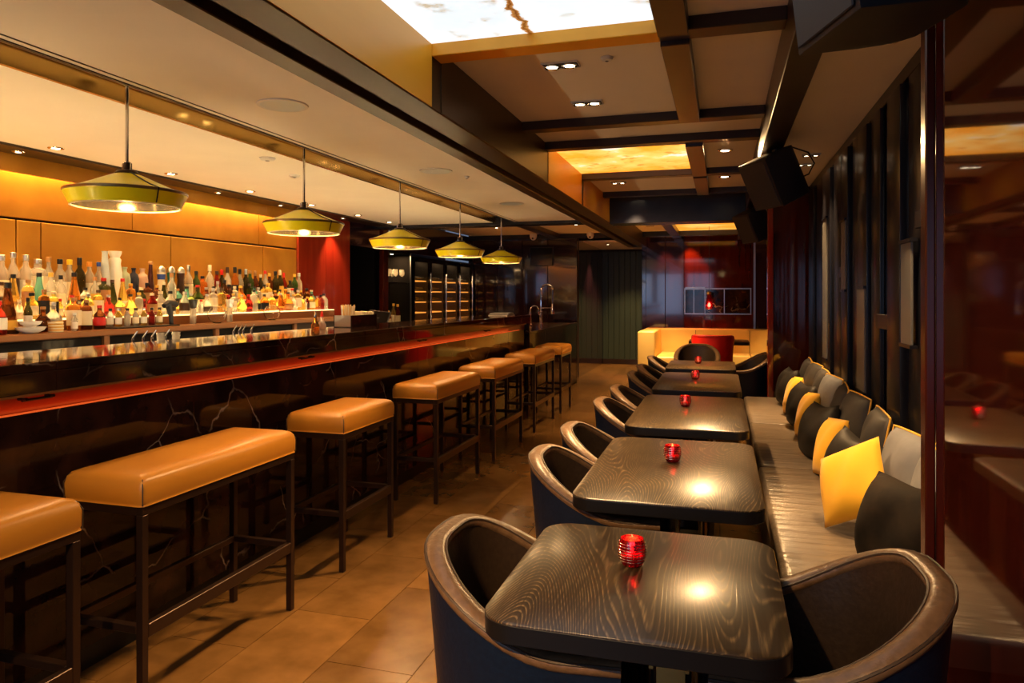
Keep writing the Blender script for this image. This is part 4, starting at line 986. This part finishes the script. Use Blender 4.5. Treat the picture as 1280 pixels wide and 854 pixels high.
# behind the camera the same fittings go on
gimbal(-.75, -.5, 'twin square spotlight in the coffer behind the bright onyx panel, before the window', tgts=((.6, 2.2, -1.8), (-.7, 2.7, -2.5)), e=27)
for x, y, l in ((-1.92, 2.80, 'large round ceiling speaker between the first two pendants and the bronze beam'), (-1.91, 4.58, 'round ceiling speaker beside the middle pendant'), (-1.90, 6.4, 'round ceiling speaker near the fourth pendant')):
    t = thing('ceiling_speaker', l, 'speaker', (x, y, 2.25)); MB().lathe([(.098, -.006), (.112, -.005), (.115, 0)], 32, cap=False).build('trim_ring', 'trim_white', t); MB().lathe([(.099, -.004), (.097, -.006), (.05, -.0065)], 32).build('grille', 'c_paleblue', t)
def detector(x, y, z, label, r=.03): t = thing('smoke_detector', label, 'detector', (x, y, z)); MB().lathe([(r*.4, -.018), (r*.8, -.014), (r, -.004), (r, 0)], 20).build('housing', 'trim_white', t); MB().lathe([(r*.2, -.021), (r*.3, -.018)], 10).build('sensor', 'slat_grey', t)
detector(-.52, 3.32, 2.5, 'small round detector on the coffer panel beside the twin spotlights'); detector(-2.75, 3.85, 2.25, 'flat round plate on the cream ceiling beside the second pendant', .05); detector(-2.95, 4.45, 2.25, 'small flat disc on the cream ceiling behind the second pendant', .04); detector(-1.78, 4.85, 2.25, 'small disc beside the middle ceiling speaker', .018)
def dome_cam(x, y, z, label):
    t = thing('security_camera', label, 'camera', (x, y, z)); MB().lathe([(.06, -.05), (.062, 0)], 20).build('base', 'white', t)
    MB().lathe([(.004, -.105), (.030, -.098), (.050, -.075), (.056, -.05)], 20).build('dome', 'white', t); MB().lathe([(.018, 0), (.014, .008)], 12, mtx=Matrix.Translation((0, -.047, -.075)) @ Matrix.Rotation(PI/2, 4, 'X')).build('lens', 'black', t)
dome_cam(-3.05, 11.55, 2.42, 'white dome camera on the ceiling above the black wall screen'); dome_cam(-2.08, 11.55, 2.42, 'white dome camera on the ceiling before the green passage')
# ---- hanging loudspeakers
def loudspeaker(y, label, rz, tilt, x=.315):
    t = thing('loudspeaker', label, 'speaker', (x, y, 2.115), rz, 'black loudspeakers under the ceiling beam')
    M4 = Matrix.Rotation(tilt, 4, 'X')
    pl = [(-.14, -.12), (.14, -.12), (.14, .02)]+[(.14-.07*(1-math.cos(a)), .02+.12*math.sin(a)) for a in (.5, .9, 1.3)]+[(-.14+.07*(1-math.cos(a)), .02+.12*math.sin(a)) for a in (1.3, .9, .5)]+[(-.14, .02)]
    m = MB().prism(pl, -.155, .155); m.v = [tuple(M4 @ Vector(p)) for p in m.v]; m.build('cabinet', 'speaker_black', t, .006, 2)
    box(-.125, .125, -.127, -.121, -.143, .143, M4).build('grille', 'speaker_grille', t, .003, 1)
    MB().tube([(0, .02, .10), (0, .0, .184)], .018, 8).build('bracket', 'black', t)
    MB().tube([(0, .10, -.02), (.10, .17, .02), (.14, .18, .08), (.16, .12, .14), (.10, .03, .184)], .005, 6).build('cable', 'black', t)
    return t
loudspeaker(1.70, 'black loudspeaker hung beside the red lacquer panel', -1.25, .12, .312); loudspeaker(4.73, 'black loudspeaker under the beam above the bench middle', -1.0, .45); loudspeaker(7.75, 'black loudspeaker under the beam near the far cross beam', -1.0, .45)
# ================================================================ FAR END
bq = thing('yellow_banquette', 'yellow leather corner banquette against the far lacquer wall', 'banquette')
box(-1.24, 1.1, 12.02, 12.28, .10, .84).build('backrest', 'yellow_leather', bq, .03, 3)
box(-1.24, -.98, 10.9, 12.02, .10, .84).build('arm_backrest', 'yellow_leather', bq, .03, 3)
for a, b in ((-.975, -.42), (-.42, .42), (.42, 1.1)): box(a+.003, b-.003, 11.42, 12.02, .30, .46).build('seat_cushion', 'yellow_leather', bq, .03, 3)
box(-.975, -.52, 10.9, 11.415, .30, .46).build('seat_cushion', 'yellow_leather', bq, .03, 3)
box(-.97, 1.1, 11.5, 12.0, .03, .30).build('base', 'bench_base', bq); box(-.97, -.56, 10.95, 11.5, .03, .30).build('base', 'bench_base', bq); box(-1.2, 1.05, 12.05, 12.25, 0, .10).build('plinth', 'black', bq); box(-1.2, -1.0, 10.95, 12.05, 0, .10).build('plinth', 'black', bq); box(-.95, -.6, 11.0, 11.6, 0, .03).build('plinth', 'black', bq)
for x in (-.42, .42): box(x-.004, x+.004, 12.012, 12.02, .46, .82).build('back_seam', 'stitch', bq)
rl = thing('hanging_lantern', 'small red glass lantern hanging before the wall niche', 'lantern', (-.19, 11.0, 1.18))
MB().lathe([(.02, 0), (.055, .01), (.045, .12), (.03, .20), (.028, .23)], 20).build('shade', 'red_glass', rl); MB().lathe([(.03, .23), (.035, .235), (.035, .26), (.01, .27)], 16).build('cap', 'brass', rl)
MB().tube([(0, 0, .27), (0, 0, 1.24)], .003, 6).build('cord', 'black', rl); MB().lathe([(.004, .03), (.016, .05), (.012, .08), (.003, .10)], 12).build('bulb', 'flame', rl); point('bulb_light', (0, 0, .06), .8, (1, .2, .05), .02, rl)
for o in bpy.data.objects:
    if o.type == 'LIGHT' and o.parent is None: pass
